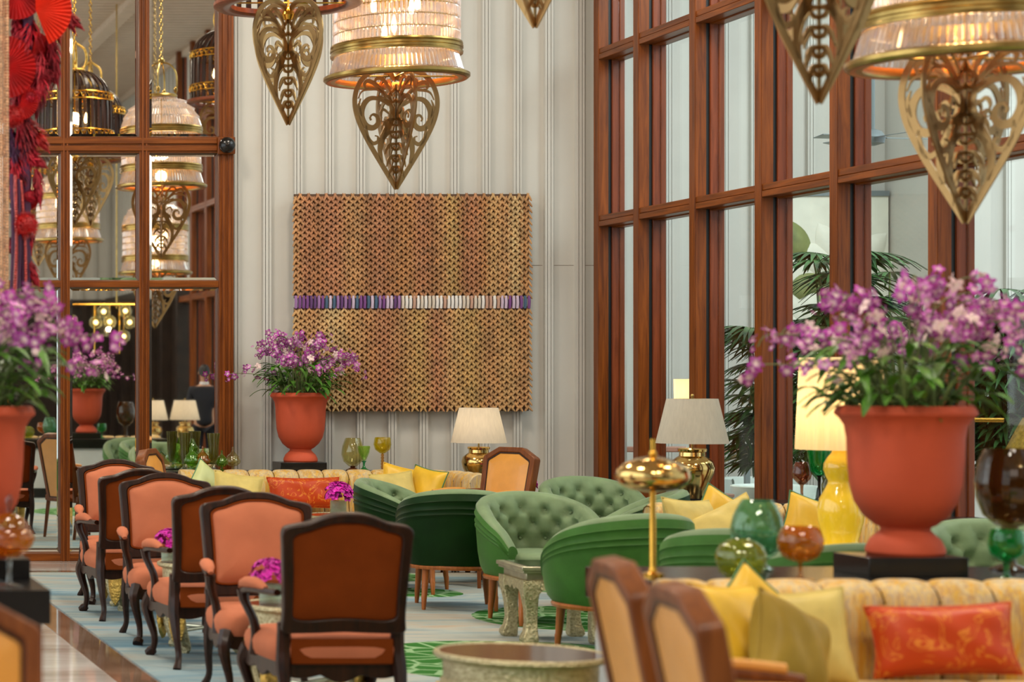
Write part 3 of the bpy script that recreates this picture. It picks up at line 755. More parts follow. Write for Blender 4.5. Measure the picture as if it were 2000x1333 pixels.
# ------------------------------------------------------------------ furniture
def table_round(loc, label, rad=.27, H=.5, group=None, detail=True):
    t = thing('silver_drum_table', label, 'table', loc, 0, group)
    mb = MB(); mb.lathe([(0, H-.012), (rad*.93, H-.012), (rad*.93, H), (0, H)], 48); mb.build('glass_top', M['tabletop'], t)
    mb = MB(); mb.lathe([(rad*.93, H-.004), (rad*.97, H+.004), (rad, H), (rad*1.01, H-.012), (rad*.985, H-.022), (rad*.9, H-.03), (rad*.89, H-.10), (rad*.93, H-.112), (rad*.93, H-.125), (rad*.88, H-.13), (rad*.86, H-.12)], 56, cap=False)
    mb.build('drum_rim', M['silver'], t)
    if detail:
        for k in range(4):
            a = R(45+90*k); Mx = Matrix.Rotation(a, 4, 'Z')
            mb = MB().at(Mx)
            path = catmull([(rad*.82, 0, H-.12), (rad*.95, 0, H-.2), (rad*.98, 0, .2), (rad*.86, 0, .1), (rad*.74, 0, .03), (rad*.86, 0, .015)], 6)
            mb.tube(path, [.034-.012*abs(i/(len(path)-1)-.35) for i in range(len(path))], 8); lg = mb.build('leg', M['silver'], t)
            mb = MB().at(Mx)
            ol = [(0, .17), (.035, .13), (.055, .05), (.05, -.04), (.03, -.11), (0, -.15), (-.03, -.11), (-.05, -.04), (-.055, .05), (-.035, .13)]
            vv = [(rad*1.02+.02, u, .19+w) for u, w in ol]+[(rad*1.02, u*.9, .19+w*.95) for u, w in ol]+[(rad*1.02+.045, 0, .19)]
            n_ = len(ol); ff = [(i, (i+1) % n_, n_+(i+1) % n_, n_+i) for i in range(n_)]+[(i, (i+1) % n_, 2*n_) for i in range(n_)]+[tuple(range(n_, 2*n_))]
            mb.add(vv, ff); mb.build('gilt_leaf_mount', M['goldleaf'], lg)
        for k in range(2):
            a = R(45+90*k); mb = MB().at(Matrix.Rotation(a, 4, 'Z')); mb.tube([(-rad*.9, 0, .13), (rad*.9, 0, .13)], .011, 8); mb.build('stretcher', M['silverplain'], t)
    return t

def smooth2(pts, n=5): return [(p.x, p.y) for p in catmull([Vector((a, b_)) for a, b_ in pts], n, closed=True)]
def armchair(label, group):
    """French open armchair: walnut show-wood, salmon front, brown outside back; faces -y"""
    t = thing('upholstered_armchair', label, 'chair', (0, 0, 0), 0, group)
    lean = Matrix.Translation((0, .25, .40)) @ Matrix.Rotation(R(-9), 4, 'X') @ Matrix.Translation((0, 0, -.40))
    half = [(0, .985), (.06, .982), (.12, .965), (.17, .944), (.22, .935), (.262, .925), (.279, .90), (.276, .84), (.268, .7), (.262, .58), (.262, .52), (.262, .465), (.2, .460), (.1, .462), (0, .466)]
    out = half+[(-x, z) for x, z in reversed(half[1:-1])]
    ih = [(0, .944), (.06, .941), (.115, .927), (.165, .908), (.205, .898), (.226, .884), (.232, .865), (.230, .82), (.224, .7), (.222, .57), (.220, .535), (.20, .522), (.15, .518), (.08, .524), (0, .528)]
    inn = ih+[(-x, z) for x, z in reversed(ih[1:-1])]
    out = smooth2(out, 3); inn = smooth2(inn, 3)
    mb = MB().at(lean); mb.ring(out, inn, -.028, .028); mb.build('back_frame', M['dwood'], t, bevel=.008)
    mb = MB().at(lean); mb.dome([(x*1.01, z) for x, z in inn], -.018, .045, -1, 8); mb.build('backrest', M['salmon'], t, smooth=60)
    bd = MB().at(lean); bd.tube([(x*.985, -.03, .72+(z-.72)*.985) for x, z in inn], .005, 6, closed=True); bd.build('welt', M['rust'], t)
    mb = MB().at(lean); mb.dome([(x*1.01, z) for x, z in inn], .012, .012, 1, 5); mb.build('back_panel', M['rust'], t, smooth=60)
    # stiles running down into sabre rear legs
    for s_ in (-1, 1):
        mb = MB(); pts = catmull([(.245*s_, .235, .50), (.244*s_, .228, .38), (.250*s_, .250, .28), (.246*s_, .285, .17), (.238*s_, .305, .07), (.256*s_, .345, .0)], 5)
        mb.tube(pts, [.030, .030, .030, .031, .032, .033, .033, .034, .033, .032, .031, .029, .027, .025, .023, .021, .020, .019, .018, .017, .017, .017, .018, .020, .022, .022][:len(pts)], 8)
        mb.build('leg', M['dwood'], t)
        mb = MB(); pts = catmull([(.275*s_, -.255, .34), (.296*s_, -.285, .28), (.288*s_, -.275, .22), (.262*s_, -.250, .12), (.262*s_, -.262, .05), (.282*s_, -.295, .008)], 5)
        rr = [.040-.022*min(i/16, 1)+(.012 if i > 21 else 0) for i in range(len(pts))]
        mb.tube(pts, rr, 8); mb.build('leg', M['dwood'], t)
    # seat rail with scalloped lower edge
    def scal(u): return .275-.020*abs(sin(u*pi*3))-.018*exp(-((u-.5)*7)**2)
    mb = MB()
    for (a, b_) in (((-.30, -.28), (.30, -.28)), ((.30, -.28), (.262, .235)), ((-.262, .235), (-.30, -.28)), ((.262, .235), (-.262, .235))):
        n_ = 24; vv, ff = [], []; dx, dy = b_[0]-a[0], b_[1]-a[1]; L_ = sqrt(dx*dx+dy*dy); nx, ny = dy/L_, -dx/L_
        for i in range(n_+1):
            u = i/n_; x, y = a[0]+dx*u, a[1]+dy*u
            for o_, z in ((0, scal(u)), (0, .335), (-.03, .335), (-.03, scal(u)+.005)): vv.append((x+nx*o_, y+ny*o_, z))
        for i in range(n_):
            for k in range(4): ff.append((i*4+k, i*4+(k+1) % 4, i*4+4+(k+1) % 4, i*4+4+k))
        mb.add(vv, ff)
    mb.build('seat_rail', M['dwood'], t, bevel=.004)
    # seat cushion
    def seatp(a, k):
        ca, sa = cos(a), sin(a); e = .32; x = abs(ca)**e*(1 if ca > 0 else -1); y = abs(sa)**e*(1 if sa > 0 else -1)
        hw = .305 if y < 0 else .272; hw = .288-.018*y
        return (x*hw*k, -.022+y*.275*k)
    prof = [(1.0, .325), (1.035, .35), (1.045, .385), (1.02, .41), (.95, .43), (.8, .442), (.5, .45), (.2, .453), (.02, .453)]
    mb = MB(); mb.grid(64, len(prof), lambda i, j: (*seatp(2*pi*i/64+.01, prof[j][0]), prof[j][1]), cu=True); mb.build('seat_cushion', M['salmon'], t, smooth=70)
    mb = MB(); o = smooth2([(-.215, .405), (.215, .405), (.212, .475), (0, .478), (-.212, .475)], 4); 
    mb.box(-.22, .22, .245, .262, .32, .432); mb.build('seat_back_border', M['rust'], t, bevel=.008)
    # arms
    for s_ in (-1, 1):
        mb = MB(); mb.tube(catmull([(.268*s_, .215, .625), (.30*s_, .10, .622), (.325*s_, -.03, .618), (.332*s_, -.135, .60)], 5), .019, 8, flat=.8)
        mb.tube(catmull([(.332*s_, -.150, .605), (.325*s_, -.135, .55), (.296*s_, -.095, .47), (.285*s_, -.10, .39), (.29*s_, -.11, .32)], 5), [.028, .027, .026, .025, .024, .022, .02, .02, .02, .02, .021, .021, .022, .022, .023, .024, .025, .026, .026, .026, .026], 8)
        a = mb.build('arm', M['dwood'], t)
        mb = MB(); pts = catmull([(.295*s_, .12, .632), (.312*s_, .04, .647), (.326*s_, -.06, .645), (.333*s_, -.145, .632), (.333*s_, -.172, .616)], 5)
        mb.tube(pts, [.012+.022*sin(pi*min(max(i/(len(pts)-1)*1.15, .04), .96)) for i in range(len(pts))], 10, flat=.8); mb.build('arm_pad', M['salmon'], a, smooth=70)
    return t
rowg = 'salmon armchairs in the row at the left'
c0 = armchair('salmon armchair facing the camera, farthest of the row, nearest the mirror', rowg)
c0.location = (2.41+.275, 15.05, .012)
def back_chair(px_left, Y, label, rz=pi): 
    x = PXx(px_left, Y)+.275; return dup(c0, (x, Y+.27, .012), rz, label)
def front_chair(px_left, Y, label, rz=0): 
    x = PXx(px_left, Y)+.275; return dup(c0, (x, Y-.27, .012), rz, label)
back_chair(190, 13.80, 'salmon armchair with its brown back to the camera, farthest of the three turned away')
front_chair(237, 13.04, 'salmon armchair facing the camera, middle one of the row')
back_chair(333, 11.50, 'salmon armchair with its brown back to the camera, middle of the three turned away')
front_chair(397, 10.74, 'salmon armchair facing the camera, nearest of those facing forward')
back_chair(545, 9.20, 'salmon armchair with its brown back to the camera, large at the front of the row')
table_round((2.70, 14.50, .012), 'round silver table between the two farthest salmon armchairs', .275, .5, 'round silver tables in the armchair row')
table_round((2.66, 12.28, .012), 'round silver table between the middle pair of salmon armchairs', .275, .5, 'round silver tables in the armchair row')
table_round((2.62, 9.98, .012), 'round silver table between the nearest pair of salmon armchairs', .275, .5, 'round silver tables in the armchair row')
table_round((PXx(1016, 8.2), 8.2, .012), 'low round silver table with dark glass top at the bottom centre', .315, .5)
table_round((4.70, 16.62, .012), 'round silver table in front of the far striped sofa', .34, .5)
table_round((6.1, 16.95, .012), 'round silver table beside the far tan leather chair', .30, .5)

# small posies in glass cubes
def posy(x, y, z, label, s=1.0, seed=1, cup=True):
    rg = random.Random(seed); t = thing('flower_posy', label, 'flowers', (x, y, z), 0, 'magenta posies on the tables')
    h = .085*s
    if cup: mb = MB(); mb.lathe([(0, 0), (.045*s, 0), (.047*s, .004), (.047*s, h), (.042*s, h), (.042*s, .01), (0, .01)], 24); mb.build('glass_cup', M['g_pale'], t)
    mb = MB()
    for k in range(60):
        a = rg.uniform(0, 2*pi); ph = rg.uniform(0, 2.0); r = .072*s
        c = Vector((r*sin(ph)*cos(a), r*sin(ph)*sin(a), h+.045*s+r*.8*cos(ph))); nrm = (c-Vector((0, 0, h))).normalized()
        u = nrm.orthogonal().normalized(); v = nrm.cross(u)
        for q in range(5):
            b_ = 2*pi*q/5+a; d = u*cos(b_)+v*sin(b_); e = nrm.cross(d); L_ = .028*s*rg.uniform(.8, 1.2)
            mb.add([c, c+d*L_*.6+e*L_*.42+nrm*.008, c+d*L_+nrm*.004, c+d*L_*.6-e*L_*.42+nrm*.008], [(0, 1, 2), (0, 2, 3)])
    mb.build('blooms', M['magenta'], t, smooth=0)
    return t
posy(2.46, 9.98, .512, 'magenta posy on the table behind the nearest turned-away armchair', 1.1, 1)
posy(2.45, 12.28, .512, 'magenta posy beside the middle turned-away armchair', 1.0, 2)
posy(2.75, 14.50, .512, 'magenta posy on the farthest silver table of the armchair row', .9, 3)
posy(PXx(661, 16.6), 16.6, .512, 'purple posy in a pale glass cup before the far striped sofa', 1.35, 4)
posy(PXx(1012, 16.95), 16.95, .512, 'pink posy behind the green tub chairs, beside the tan chair', 1.75, 5)
table_round((6.56, 11.64, .012), 'small round silver table between the gourd lamp and the right-hand tub chair', .17, .53, detail=False)
posy(6.46, 11.6, .542, 'magenta posy just right of the nearest big terracotta pot', 1.2, 6)

# ---- tufted tub chairs
def tub_chair(name, label, group, dark=False):
    t = thing(name, label, 'chair', (0, 0, 0), 0, group)
    NU, A = 84, R(128)
    def top(a):
        u = abs(a)/A; return .82-.27*u**2.1-.05*max(0, (u-.88)/.12)**2
    def plan(a, r):          # squarish tub
        q = r*(1+.045*sin(2*a)**2); return (q*sin(a)*1.03, q*cos(a))
    pts = [(R(-58+29*k), .715-.016*abs(k-2)) for k in range(5)]+[(R(-72.5+29*k), .615) for k in range(6)]+[(R(-58+29*k), .515) for k in range(5)]
    def prof(j, a):
        H1 = top(a); H = .82
        outer = [(.325, .30), (.348, .36), (.362, .46), (.372, H-.20), (.374, H-.175), (.3795, H-.168), (.374, H-.160), (.375, H-.140), (.381, H-.132), (.375, H-.124), (.376, H-.085), (.382, H-.078), (.376, H-.07), (.373, H-.03), (.358, H-.008), (.335, H), (.312, H-.008), (.292, H-.03)]
        if j < len(outer): return (outer[j][0], .30+(outer[j][1]-.30)*(H1-.30)/.52)
        H = H1
        k = (j-len(outer)+1)/16; zt_ = .30+.49*(H1-.30)/.52; z = zt_-(zt_-.40)*k
        return (.290-.022*sin(pi*min(k*1.3, 1))-.0*k, z)
    NJ = 18+16
    def fn(i, j):
        a = -A+2*A*i/(NU-1); r, z = prof(j, a)
        if j >= 18:
            d = 0
            for (pa, pz) in pts:
                q = ((a-pa)*.27/.032)**2+((z-pz)/.030)**2
                d += .040*exp(-q)
                q2 = abs((a-pa)*.27)
            # folds running between neighbouring buttons
            for (pa, pz) in pts:
                for dz in (-1, 1):
                    du = (a-pa)*.27; dv = (z-pz)*dz
                    if 0 < dv < .10: d += .008*exp(-((abs(du)-dv*.72)/.009)**2)
            r = r+min(d, .05)-.016*max(0, 1-(abs(a)/R(105))**6)*(1 if z < top(a)-.07 else .3)
        x, y = plan(a, r); return (x, y, z)
    mb = MB(); mb.grid(NU, NJ, fn)
    # front faces of the arms
    vv = [fn(i, j) for i in (0, NU-1) for j in range(NJ)]
    mb.add(vv, [tuple(range(NJ)), tuple(range(NJ, 2*NJ))])
    # split outer and inner cloth
    o = mb.build('tub_back', M['velvet_dark'] if dark else M['velvet'], t, smooth=60)
    me = o.data; me.materials.append(M['velvet_in'])
    for p in me.polygons:
        js = [v % NJ for v in p.vertices] if max(p.vertices) < NU*NJ else [0]
        if min(js) >= 13: p.material_index = 1
    mb = MB()
    for (pa, pz) in pts:
        x, y = plan(pa, .305); mb_ = MB(); mb_.ball((x, y, pz), .011, 8, 6); mb_.build('button', M['velvet_in'], o)
    def sp(i, k):
        a = 2*pi*i/48; x, y = (k*sin(a)*1.02, k*cos(a)); return (x, y)
    pr = [(.265, .33), (.285, .36), (.29, .40), (.288, .425), (.27, .445), (.2, .458), (.1, .463), (.005, .465)]
    mb = MB(); mb.grid(48, len(pr), lambda i, j: (sp(i, pr[j][0])[0], sp(i, pr[j][0])[1]-.02-(.045*max(0, -cos(2*pi*i/48)) if pr[j][0] > .1 else 0), pr[j][1]), cu=True); mb.build('seat_cushion', M['velvet_in'], t, smooth=70)
    mb = MB()
    mb.grid(48, 5, lambda i, j: (lambda r, z: (*[q*1 for q in ((r*sin(2*pi*i/48)*1.03, r*cos(2*pi*i/48)))], z))(*[(.30, .275), (.338, .275), (.342, .29), (.335, .302), (.30, .302)][j]), cu=True, cv=True); mb.build('base_ring', M['mwood'], t)
    mb = MB(); mb.lathe([(0, .28), (.30, .28), (.30, .33), (0, .33)], 40); mb.build('seat_deck', M['velvet_dark'], t)
    for sx in (-1, 1):
        for sy in (-1, 1):
            mb = MB(); mb.tube([(.215*sx, .215*sy, .28), (.226*sx, .226*sy, .10), (.228*sx, .228*sy, .095), (.232*sx, .232*sy, 0)], [.026, .019, .0195, .013], 10); mb.build('leg', M['mwood'], t)
    return t
tg = 'green velvet tub chairs'
def at_px(px, Y, z=.012): return (PXx(px, Y), Y, z)
tc = tub_chair('tub_chair', 'sage tufted tub chair open to the camera behind the square silver table', tg); tc.location = at_px(1056, 13.70); tc.rotation_euler.z = R(4)
tcd = tub_chair('tub_chair', 'deep green tub chair turned away, legs showing right of the front salmon armchair', tg, True); tcd.location = at_px(890, 14.6); tcd.rotation_euler.z = R(168)
dup(tcd, at_px(796, 15.75), R(60), 'green tub chair turned sideways, left of the deep green one')
dup(tc, at_px(1162, 15.95), R(2), 'sage tufted tub chair behind, its back highest beside the window corner')
dup(tcd, at_px(1228, 14.35), R(-112), 'green tub chair under the gold mushroom lamp, mostly hidden')
dup(tc, (4.90, 12.0, .012), R(188), 'green tub chair turned away with pale legs, largest at the centre')
dup(tc, at_px(1452, 10.75), R(150), 'green tub chair behind the aqua glass vase on the near console')
dup(tc, at_px(1608, 9.85), R(182), 'green tub chair turned away behind the amber goblet')
dup(tc, at_px(1965, 10.9), R(-8), 'sage tufted tub chair at the right edge behind the green goblet')

# ---- tan leather chairs with canted top
def leather_chair(label, group):
    t = thing('leather_armchair', label, 'chair', (0, 0, 0), 0, group)
    lean = Matrix.Translation((0, .23, .42)) @ Matrix.Rotation(R(-11), 4, 'X') @ Matrix.Translation((0, 0, -.42))
    o_ = [(-.225, .36), (.225, .36), (.25, .955), (.24, .97), (.11, 1.04), (-.11, 1.04), (-.24, .97), (-.25, .955)]
    i_ = [(-.185, .40), (.185, .40), (.205, .93), (.197, .942), (.095, .998), (-.095, .998), (-.197, .942), (-.205, .93)]
    mb = MB().at(lean); mb.ring(o_, i_, -.035, .035); mb.build('back_frame', M['brownwood'], t, bevel=.008)
    j_ = [(x*.96, .72+(z-.72)*.965) for x, z in i_]
    mb = MB().at(lean); mb.ring(i_, j_, -.03, .03); mb.build('dark_trim', M['dwood'], t)
    mb = MB().at(lean); mb.dome([(x, z) for x, z in j_], -.026, .022, -1, 5); mb.build('backrest', M['tan'], t, smooth=60)
    mb = MB().at(lean); mb.dome([(x, z) for x, z in j_], .026, .006, 1, 5); mb.build('back_panel', M['tan'], t, smooth=60)
    mb = MB(); mb.box(-.27, .27, -.30, .25, .36, .42); mb.build('seat_rail', M['brownwood'], t, bevel=.01)
    pr = [(1, .41), (1.03, .44), (1.0, .465), (.9, .482), (.5, .495), (.01, .498)]
    def q(i, k):
        a = 2*pi*i/56; e = .3; return (.262*k*abs(cos(a))**e*(1 if cos(a) > 0 else -1), -.03+.265*k*abs(sin(a))**e*(1 if sin(a) > 0 else -1))
    mb = MB(); mb.grid(56, len(pr), lambda i, j: (*q(i+.1, pr[j][0]), pr[j][1]), cu=True); mb.build('seat_cushion', M['tan'], t, smooth=70)
    for s_ in (-1, 1):
        for yy, dy in ((-.27, -.0), (.225, .05)):
            mb = MB(); mb.tube([(.24*s_, yy, .38), (.24*s_, yy+dy, 0)], [.026, .018], 4); mb.build('leg', M['brownwood'], t)
        mb = MB(); mb.tube(catmull([(.24*s_, .25, .69), (.275*s_, .08, .685), (.285*s_, -.15, .67), (.285*s_, -.25, .655)], 5), .022, 8); mb.tube([(.285*s_, -.22, .66), (.255*s_, -.18, .40)], .02, 6)
        a = mb.build('arm', M['brownwood'], t, bevel=.003)
        mb = MB(); mb.tube(catmull([(.27*s_, .12, .70), (.283*s_, -.03, .705), (.285*s_, -.2, .69)], 4), .018, 8); mb.build('arm_pad', M['tan'], a)
    return t
lg_ = 'tan leather armchairs with canted tops'
lc = leather_chair('tan leather armchair behind, left of its pair at the bottom right', lg_)
lc.location = (PXx(1278, 6.05)+.25, 6.05, .012); lc.rotation_euler.z = R(81)
dup(lc, (PXx(1436, 5.3)+.22, 5.3, .012), R(81), 'tan leather armchair nearest the camera, right of its pair at the bottom right')
dup(lc, (PXx(925, 16.4), 16.25, .012), R(-62), 'tan leather armchair with its arm forward, beside the far mercury lamp')
dup(lc, (PXx(330, 15.9)+.18, 15.9, .012), R(62), 'tan leather armchair peeping out between the far salmon chairs and the green glass')
dup(lc, (PXx(-80, 4.7), 4.7, .012), R(4), 'blurred tan leather armchair at the bottom left corner')

# ---- channelled sofas
def sofa(name, label, X0, X1, YB, H=.80, group=None, depth=.85, cw=.206, rcorner=.38, left_arm=False):
    """back outside face at y=YB, faces -y"""
    t = thing(name, label, 'sofa', ((X0+X1)/2, YB, .012), 0, group); W = (X1-X0)/2; th = .17
    # centre line of the back in plan
    path = []; r = rcorner
    ys = -depth
    n1 = 8
    if left_arm:
        for i in range(n1): path.append(Vector((-W+th/2, ys+(depth-th/2-r)*i/n1)))
        for i in range(17): a = pi-pi/2*i/16; path.append(Vector((-W+th/2+r+r*cos(a), -th/2-r+r*sin(a))))
    else: path.append(Vector((-W, -th/2))); path.append(Vector((-W+th/2+r, -th/2)))
    ns_ = max(int((2*W-th-2*r)/.02), 4)
    for i in range(1, ns_): path.append(Vector((-W+th/2+r+(2*W-th-2*r)*i/ns_, -th/2)))
    for i in range(17): a = pi/2-pi/2*i/16; path.append(Vector((W-th/2-r+r*cos(a), -th/2-r+r*sin(a))))
    for i in range(1, n1+1): path.append(Vector((W-th/2, -th/2-r-(depth-th/2-r)*i/n1)))
    # resample evenly
    L_ = [0]
    for i in range(1, len(path)): L_.append(L_[-1]+(path[i]-path[i-1]).length)
    tot = L_[-1]; k = 0; P2 = []; mid = tot/2
    SS = sorted([0, tot]+[q for q in [mid+(j_/16-.15)*cw for j_ in range(-600, 600)] if .004 < q < tot-.004])
    for s_ in SS:
        while k < len(L_)-2 and L_[k+1] < s_: k += 1
        f = (s_-L_[k])/max(L_[k+1]-L_[k], 1e-6); p = path[k].lerp(path[k+1], f); d = (path[k+1]-path[k]).normalized(); P2.append((p, Vector((-d.y, d.x)), s_))
    cs = [(-1, .10), (-1.0, .3), (-1.0, H-.10), (-.93, H-.045), (-.7, H-.012), (-.3, H), (.15, H-.002), (.6, H-.02), (.9, H-.055), (1.05, H-.12), (1.08, .6), (1.0, .42), (1.0, .1)]
    def fn(i, j):
        p, n_, s_ = P2[i]; c = ((s_-mid)/cw+.15) % 1.0; b_ = 1-(abs(2*c-1)**3*.35+abs(2*c-1)**14*.65)
        off, z = cs[j]; seam = (1-b_)
        # n_ points outward (left of travel) -> front is -n
        o2 = -off*th/2; dep = .05*seam
        if j >= 9: o2 = -(off*th/2-dep*(1 if j < 11 else 0))
        elif j <= 2: o2 = -(off*th/2+dep*.25)
        zz = z-(dep*.55 if 3 <= j <= 8 else 0)
        q = p+n_*o2
        return (q.x, q.y, zz)
    mb = MB(); nj = len(cs); mb.grid(len(P2), nj, fn, cv=False)
    mb.add([fn(0, j) for j in range(nj)]+[fn(len(P2)-1, j) for j in range(nj)], [tuple(range(nj)), tuple(range(nj, 2*nj))])
    mb.build('channelled_back', M['ikat'], t, smooth=50)
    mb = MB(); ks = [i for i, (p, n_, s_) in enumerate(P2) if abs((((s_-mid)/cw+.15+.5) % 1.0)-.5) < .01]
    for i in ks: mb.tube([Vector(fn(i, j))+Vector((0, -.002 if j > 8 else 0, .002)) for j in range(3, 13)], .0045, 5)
    mb.build('seam_shade', M['seam'], t)  # dark brown tubes laid in the channels to stand for seam shade
    nseat = max(1, round((2*W-2*th)/.85)); sw = (2*W-(2 if left_arm else 1)*th)/nseat
    mb = MB(); mb.box(-W+.03, W-.03, -depth+.02, -.03, .08, .28); mb.build('base', M['ikat'], t, bevel=.015)
    for i in range(nseat):
        x0 = -W+(th if left_arm else .02)+i*sw; mb = MB(); mb.box(x0+.003, x0+sw-.003, -depth-.02, -th-.0, .28, .44); mb.build('seat_cushion', M['ikat'], t, bevel=.04, seg=4)
    for sx in (-1, 1):
        for sy in (-depth+.1, -.15):
            mb = MB(); mb.tube([((W-.15)*sx, sy, .09), ((W-.15)*sx, sy, 0)], [.028, .02], 10); mb.build('leg', M['dwood'], t)
    return t
sg = 'yellow striped channel-back sofas'
sofa('channel_sofa', 'far yellow striped sofa in front of the back wall', 3.66, 5.99, 18.0, .80, sg)
sofa('channel_sofa', 'yellow striped sofa below the linen lamp by the windows', PXx(1262, 13.25), PXx(1640, 13.25)+.0, 13.3, .79, sg)
sofa('channel_sofa', 'nearest yellow striped sofa, large at the bottom right', 3.42, 5.75, 8.08, .80, sg, depth=.9)

def pillow(name, label, c, w, h, th, rot, mat, group='sofa cushions', weltm=None):
    t = thing(name, label, 'cushion', c, 0, group); t.rotation_euler = rot
    N = 20
    def shape(i, j, s_):
        u, v = -1+2*i/N, -1+2*j/N; pin = 1-.10*(1-abs(u)**2)*1.0; pin2 = 1-.10*(1-abs(v)**2)
        x = w/2*u*(1-.09*(1-v*v)); z = h/2*v*(1-.09*(1-u*u))
        e = max((1-u**4)*(1-v**4), 0)**.55
        return (x, s_*th/2*e*(1+.06*sin(u*7+v*5)), z)
    mb = MB(); mb.grid(N+1, N+1, lambda i, j: shape(i, j, -1)); mb.grid(N+1, N+1, lambda i, j: shape(i, j, 1)); o = mb.build('cushion_body', mat, t, smooth=80)
    ed = [shape(i, 0, 1) for i in range(N)]+[shape(N, j, 1) for j in range(N)]+[shape(N-i, N, 1) for i in range(N)]+[shape(0, N-j, 1) for j in range(N)]
    mb = MB(); mb.tube(ed, .005, 6, closed=True); mb.build('piping', weltm or mat, t)
    return t
Z0 = .455
# far sofa
pillow('lumbar_cushion', 'long rust orange cushion on the far striped sofa', (PXx(597, 17.6), 17.66, .63), .60, .26, .13, (R(-14), 0, 0), M['orange'])
pillow('square_cushion', 'pale green cushion at the left end of the far sofa', (PXx(408, 17.6), 17.62, .645), .40, .40, .13, (R(-20), R(38), R(12)), M['palegreen'], weltm=M['greencord'])
pillow('square_cushion', 'cream gold cushion overlapping the pale green one on the far sofa', (PXx(462, 17.45), 17.42, .635), .40, .36, .13, (R(-26), R(8), R(-8)), M['palegold'])
pillow('square_cushion', 'pale gold velvet cushion on the right of the far sofa', (PXx(765, 17.5), 17.42, .65), .36, .34, .12, (R(-24), R(-5), R(4)), M['palegold'])
pillow('square_cushion', 'yellow silk cushion behind the pale gold one on the far sofa', (PXx(785, 17.7), 17.66, .67), .38, .36, .12, (R(-15), R(12), R(-10)), M['yellowsilk'])
pillow('square_cushion', 'yellow cushion standing edge-on against the right arm of the far sofa', (PXx(826, 17.5), 17.45, .66), .36, .38, .12, (R(-16), R(8), R(-62)), M['yellowsilk'], weltm=M['greencord'])
# middle sofa
pillow('square_cushion', 'plump pale gold cushion at the left end of the window sofa', (PXx(1362, 12.7), 12.75, .66), .42, .40, .15, (R(-20), R(4), R(28)), M['palegold'])
pillow('square_cushion', 'yellow green-piped cushion standing at the back of the window sofa', (PXx(1408, 13.0), 12.98, .69), .36, .36, .12, (R(-14), R(30), R(-8)), M['yellowsilk'], weltm=M['greencord'])
pillow('square_cushion', 'olive gold cushion lying tilted on the window sofa', (PXx(1418, 12.6), 12.58, .67), .42, .34, .14, (R(-34), R(-28), R(-14)), M['palegold'])
pillow('square_cushion', 'small yellow cushion at the right of the window sofa behind the gourd lamp', (PXx(1578, 13.0), 12.95, .68), .34, .34, .12, (R(-16), R(18), R(-10)), M['yellowsilk'], weltm=M['greencord'])
# near sofa
pillow('lumbar_cushion', 'long orange silk cushion on the nearest sofa', (PXx(1838, 7.75), 7.74, .615), .52, .26, .15, (R(-14), R(-2), R(-3)), M['orange'])
pillow('square_cushion', 'olive gold velvet cushion on the nearest sofa', (PXx(1536, 7.42), 7.40, .62), .34, .34, .17, (R(-16), R(24), R(24)), M['olive'])
pillow('square_cushion', 'large mustard cushion at the left end of the nearest sofa', (PXx(1420, 7.6), 7.56, .64), .36, .40, .15, (R(-16), R(4), R(30)), M['yellowsilk'])
pillow('square_cushion', 'pale gold cushion leaning behind the olive one on the nearest sofa', (PXx(1572, 7.72), 7.76, .615), .36, .36, .13, (R(-12), R(-4), R(-4)), M['palegold'])
pillow('square_cushion', 'yellow green-piped cushion behind the mustard one on the nearest sofa', (PXx(1470, 7.8), 7.80, .66), .34, .34, .12, (R(-8), R(40), R(0)), M['yellowsilk'], weltm=M['greencord'])

# ---- consoles, plinths
def console(label, x0, x1, y0, y1, H=.79, group='black-topped consoles', body='marble_w'):
    t = thing('console_table', label, 'console', ((x0+x1)/2, (y0+y1)/2, 0), 0, group); w, d = (x1-x0)/2, (y1-y0)/2
    mb = MB(); mb.box(-w, w, -d, d, H-.125, H); mb.build('top', M['black'], t, bevel=.004)
    mb = MB(); mb.box(-w+.03, w-.03, -d+.03, d-.03, .14, H-.125)
    mb.build('marble_body' if body == 'marble_w' else 'body', M[body], t, bevel=.003)
    mb = MB(); mb.box(-w+.06, w-.06, -d+.06, d-.06, (.012 if (x0 > 2.2 and y0 < 17) else 0), .14); mb.build('foot', M['black'], t)
    return t
console('black-topped console behind the nearest sofa', 3.46, 5.62, 8.12, 8.80)
console('black-topped console behind the far sofa', 3.56, 5.55, 18.03, 18.36)
console('black console at the lower left with the amber glass', -.6, 1.125, 7.8, 8.62, body='black')
console('black console under the green goblet by the windows', 6.42, 7.15, 13.34, 13.75)
def plinth(label, x0, x1, y0, y1, z, h=.06):
    mb = MB(); mb.box(x0, x1, y0, y1, z, z+h)
    return tag(mb.build('plinth', M['black'], bevel=.003), label, 'plinth', 'black plinths under the pots')
plinth('low black plinth under the nearest big pot', 4.375, 4.76, 8.32, 8.60, .79, .075)
plinth('low black plinth under the pot by the back wall', PXx(549, 18.04), PXx(640, 18.04), 18.06, 18.34, .79, .075)
plinth('low black plinth under the pot at the left edge', .72, 1.11, 8.24, 8.58, .79, .075)
mb = MB(); mb.box(6.86, 7.2, 12.2, 12.55, .0, .757); tag(mb.build('pedestal', M['black'], bevel=.004), 'tall black pedestal behind the nearest big pot, by the windows', 'pedestal')
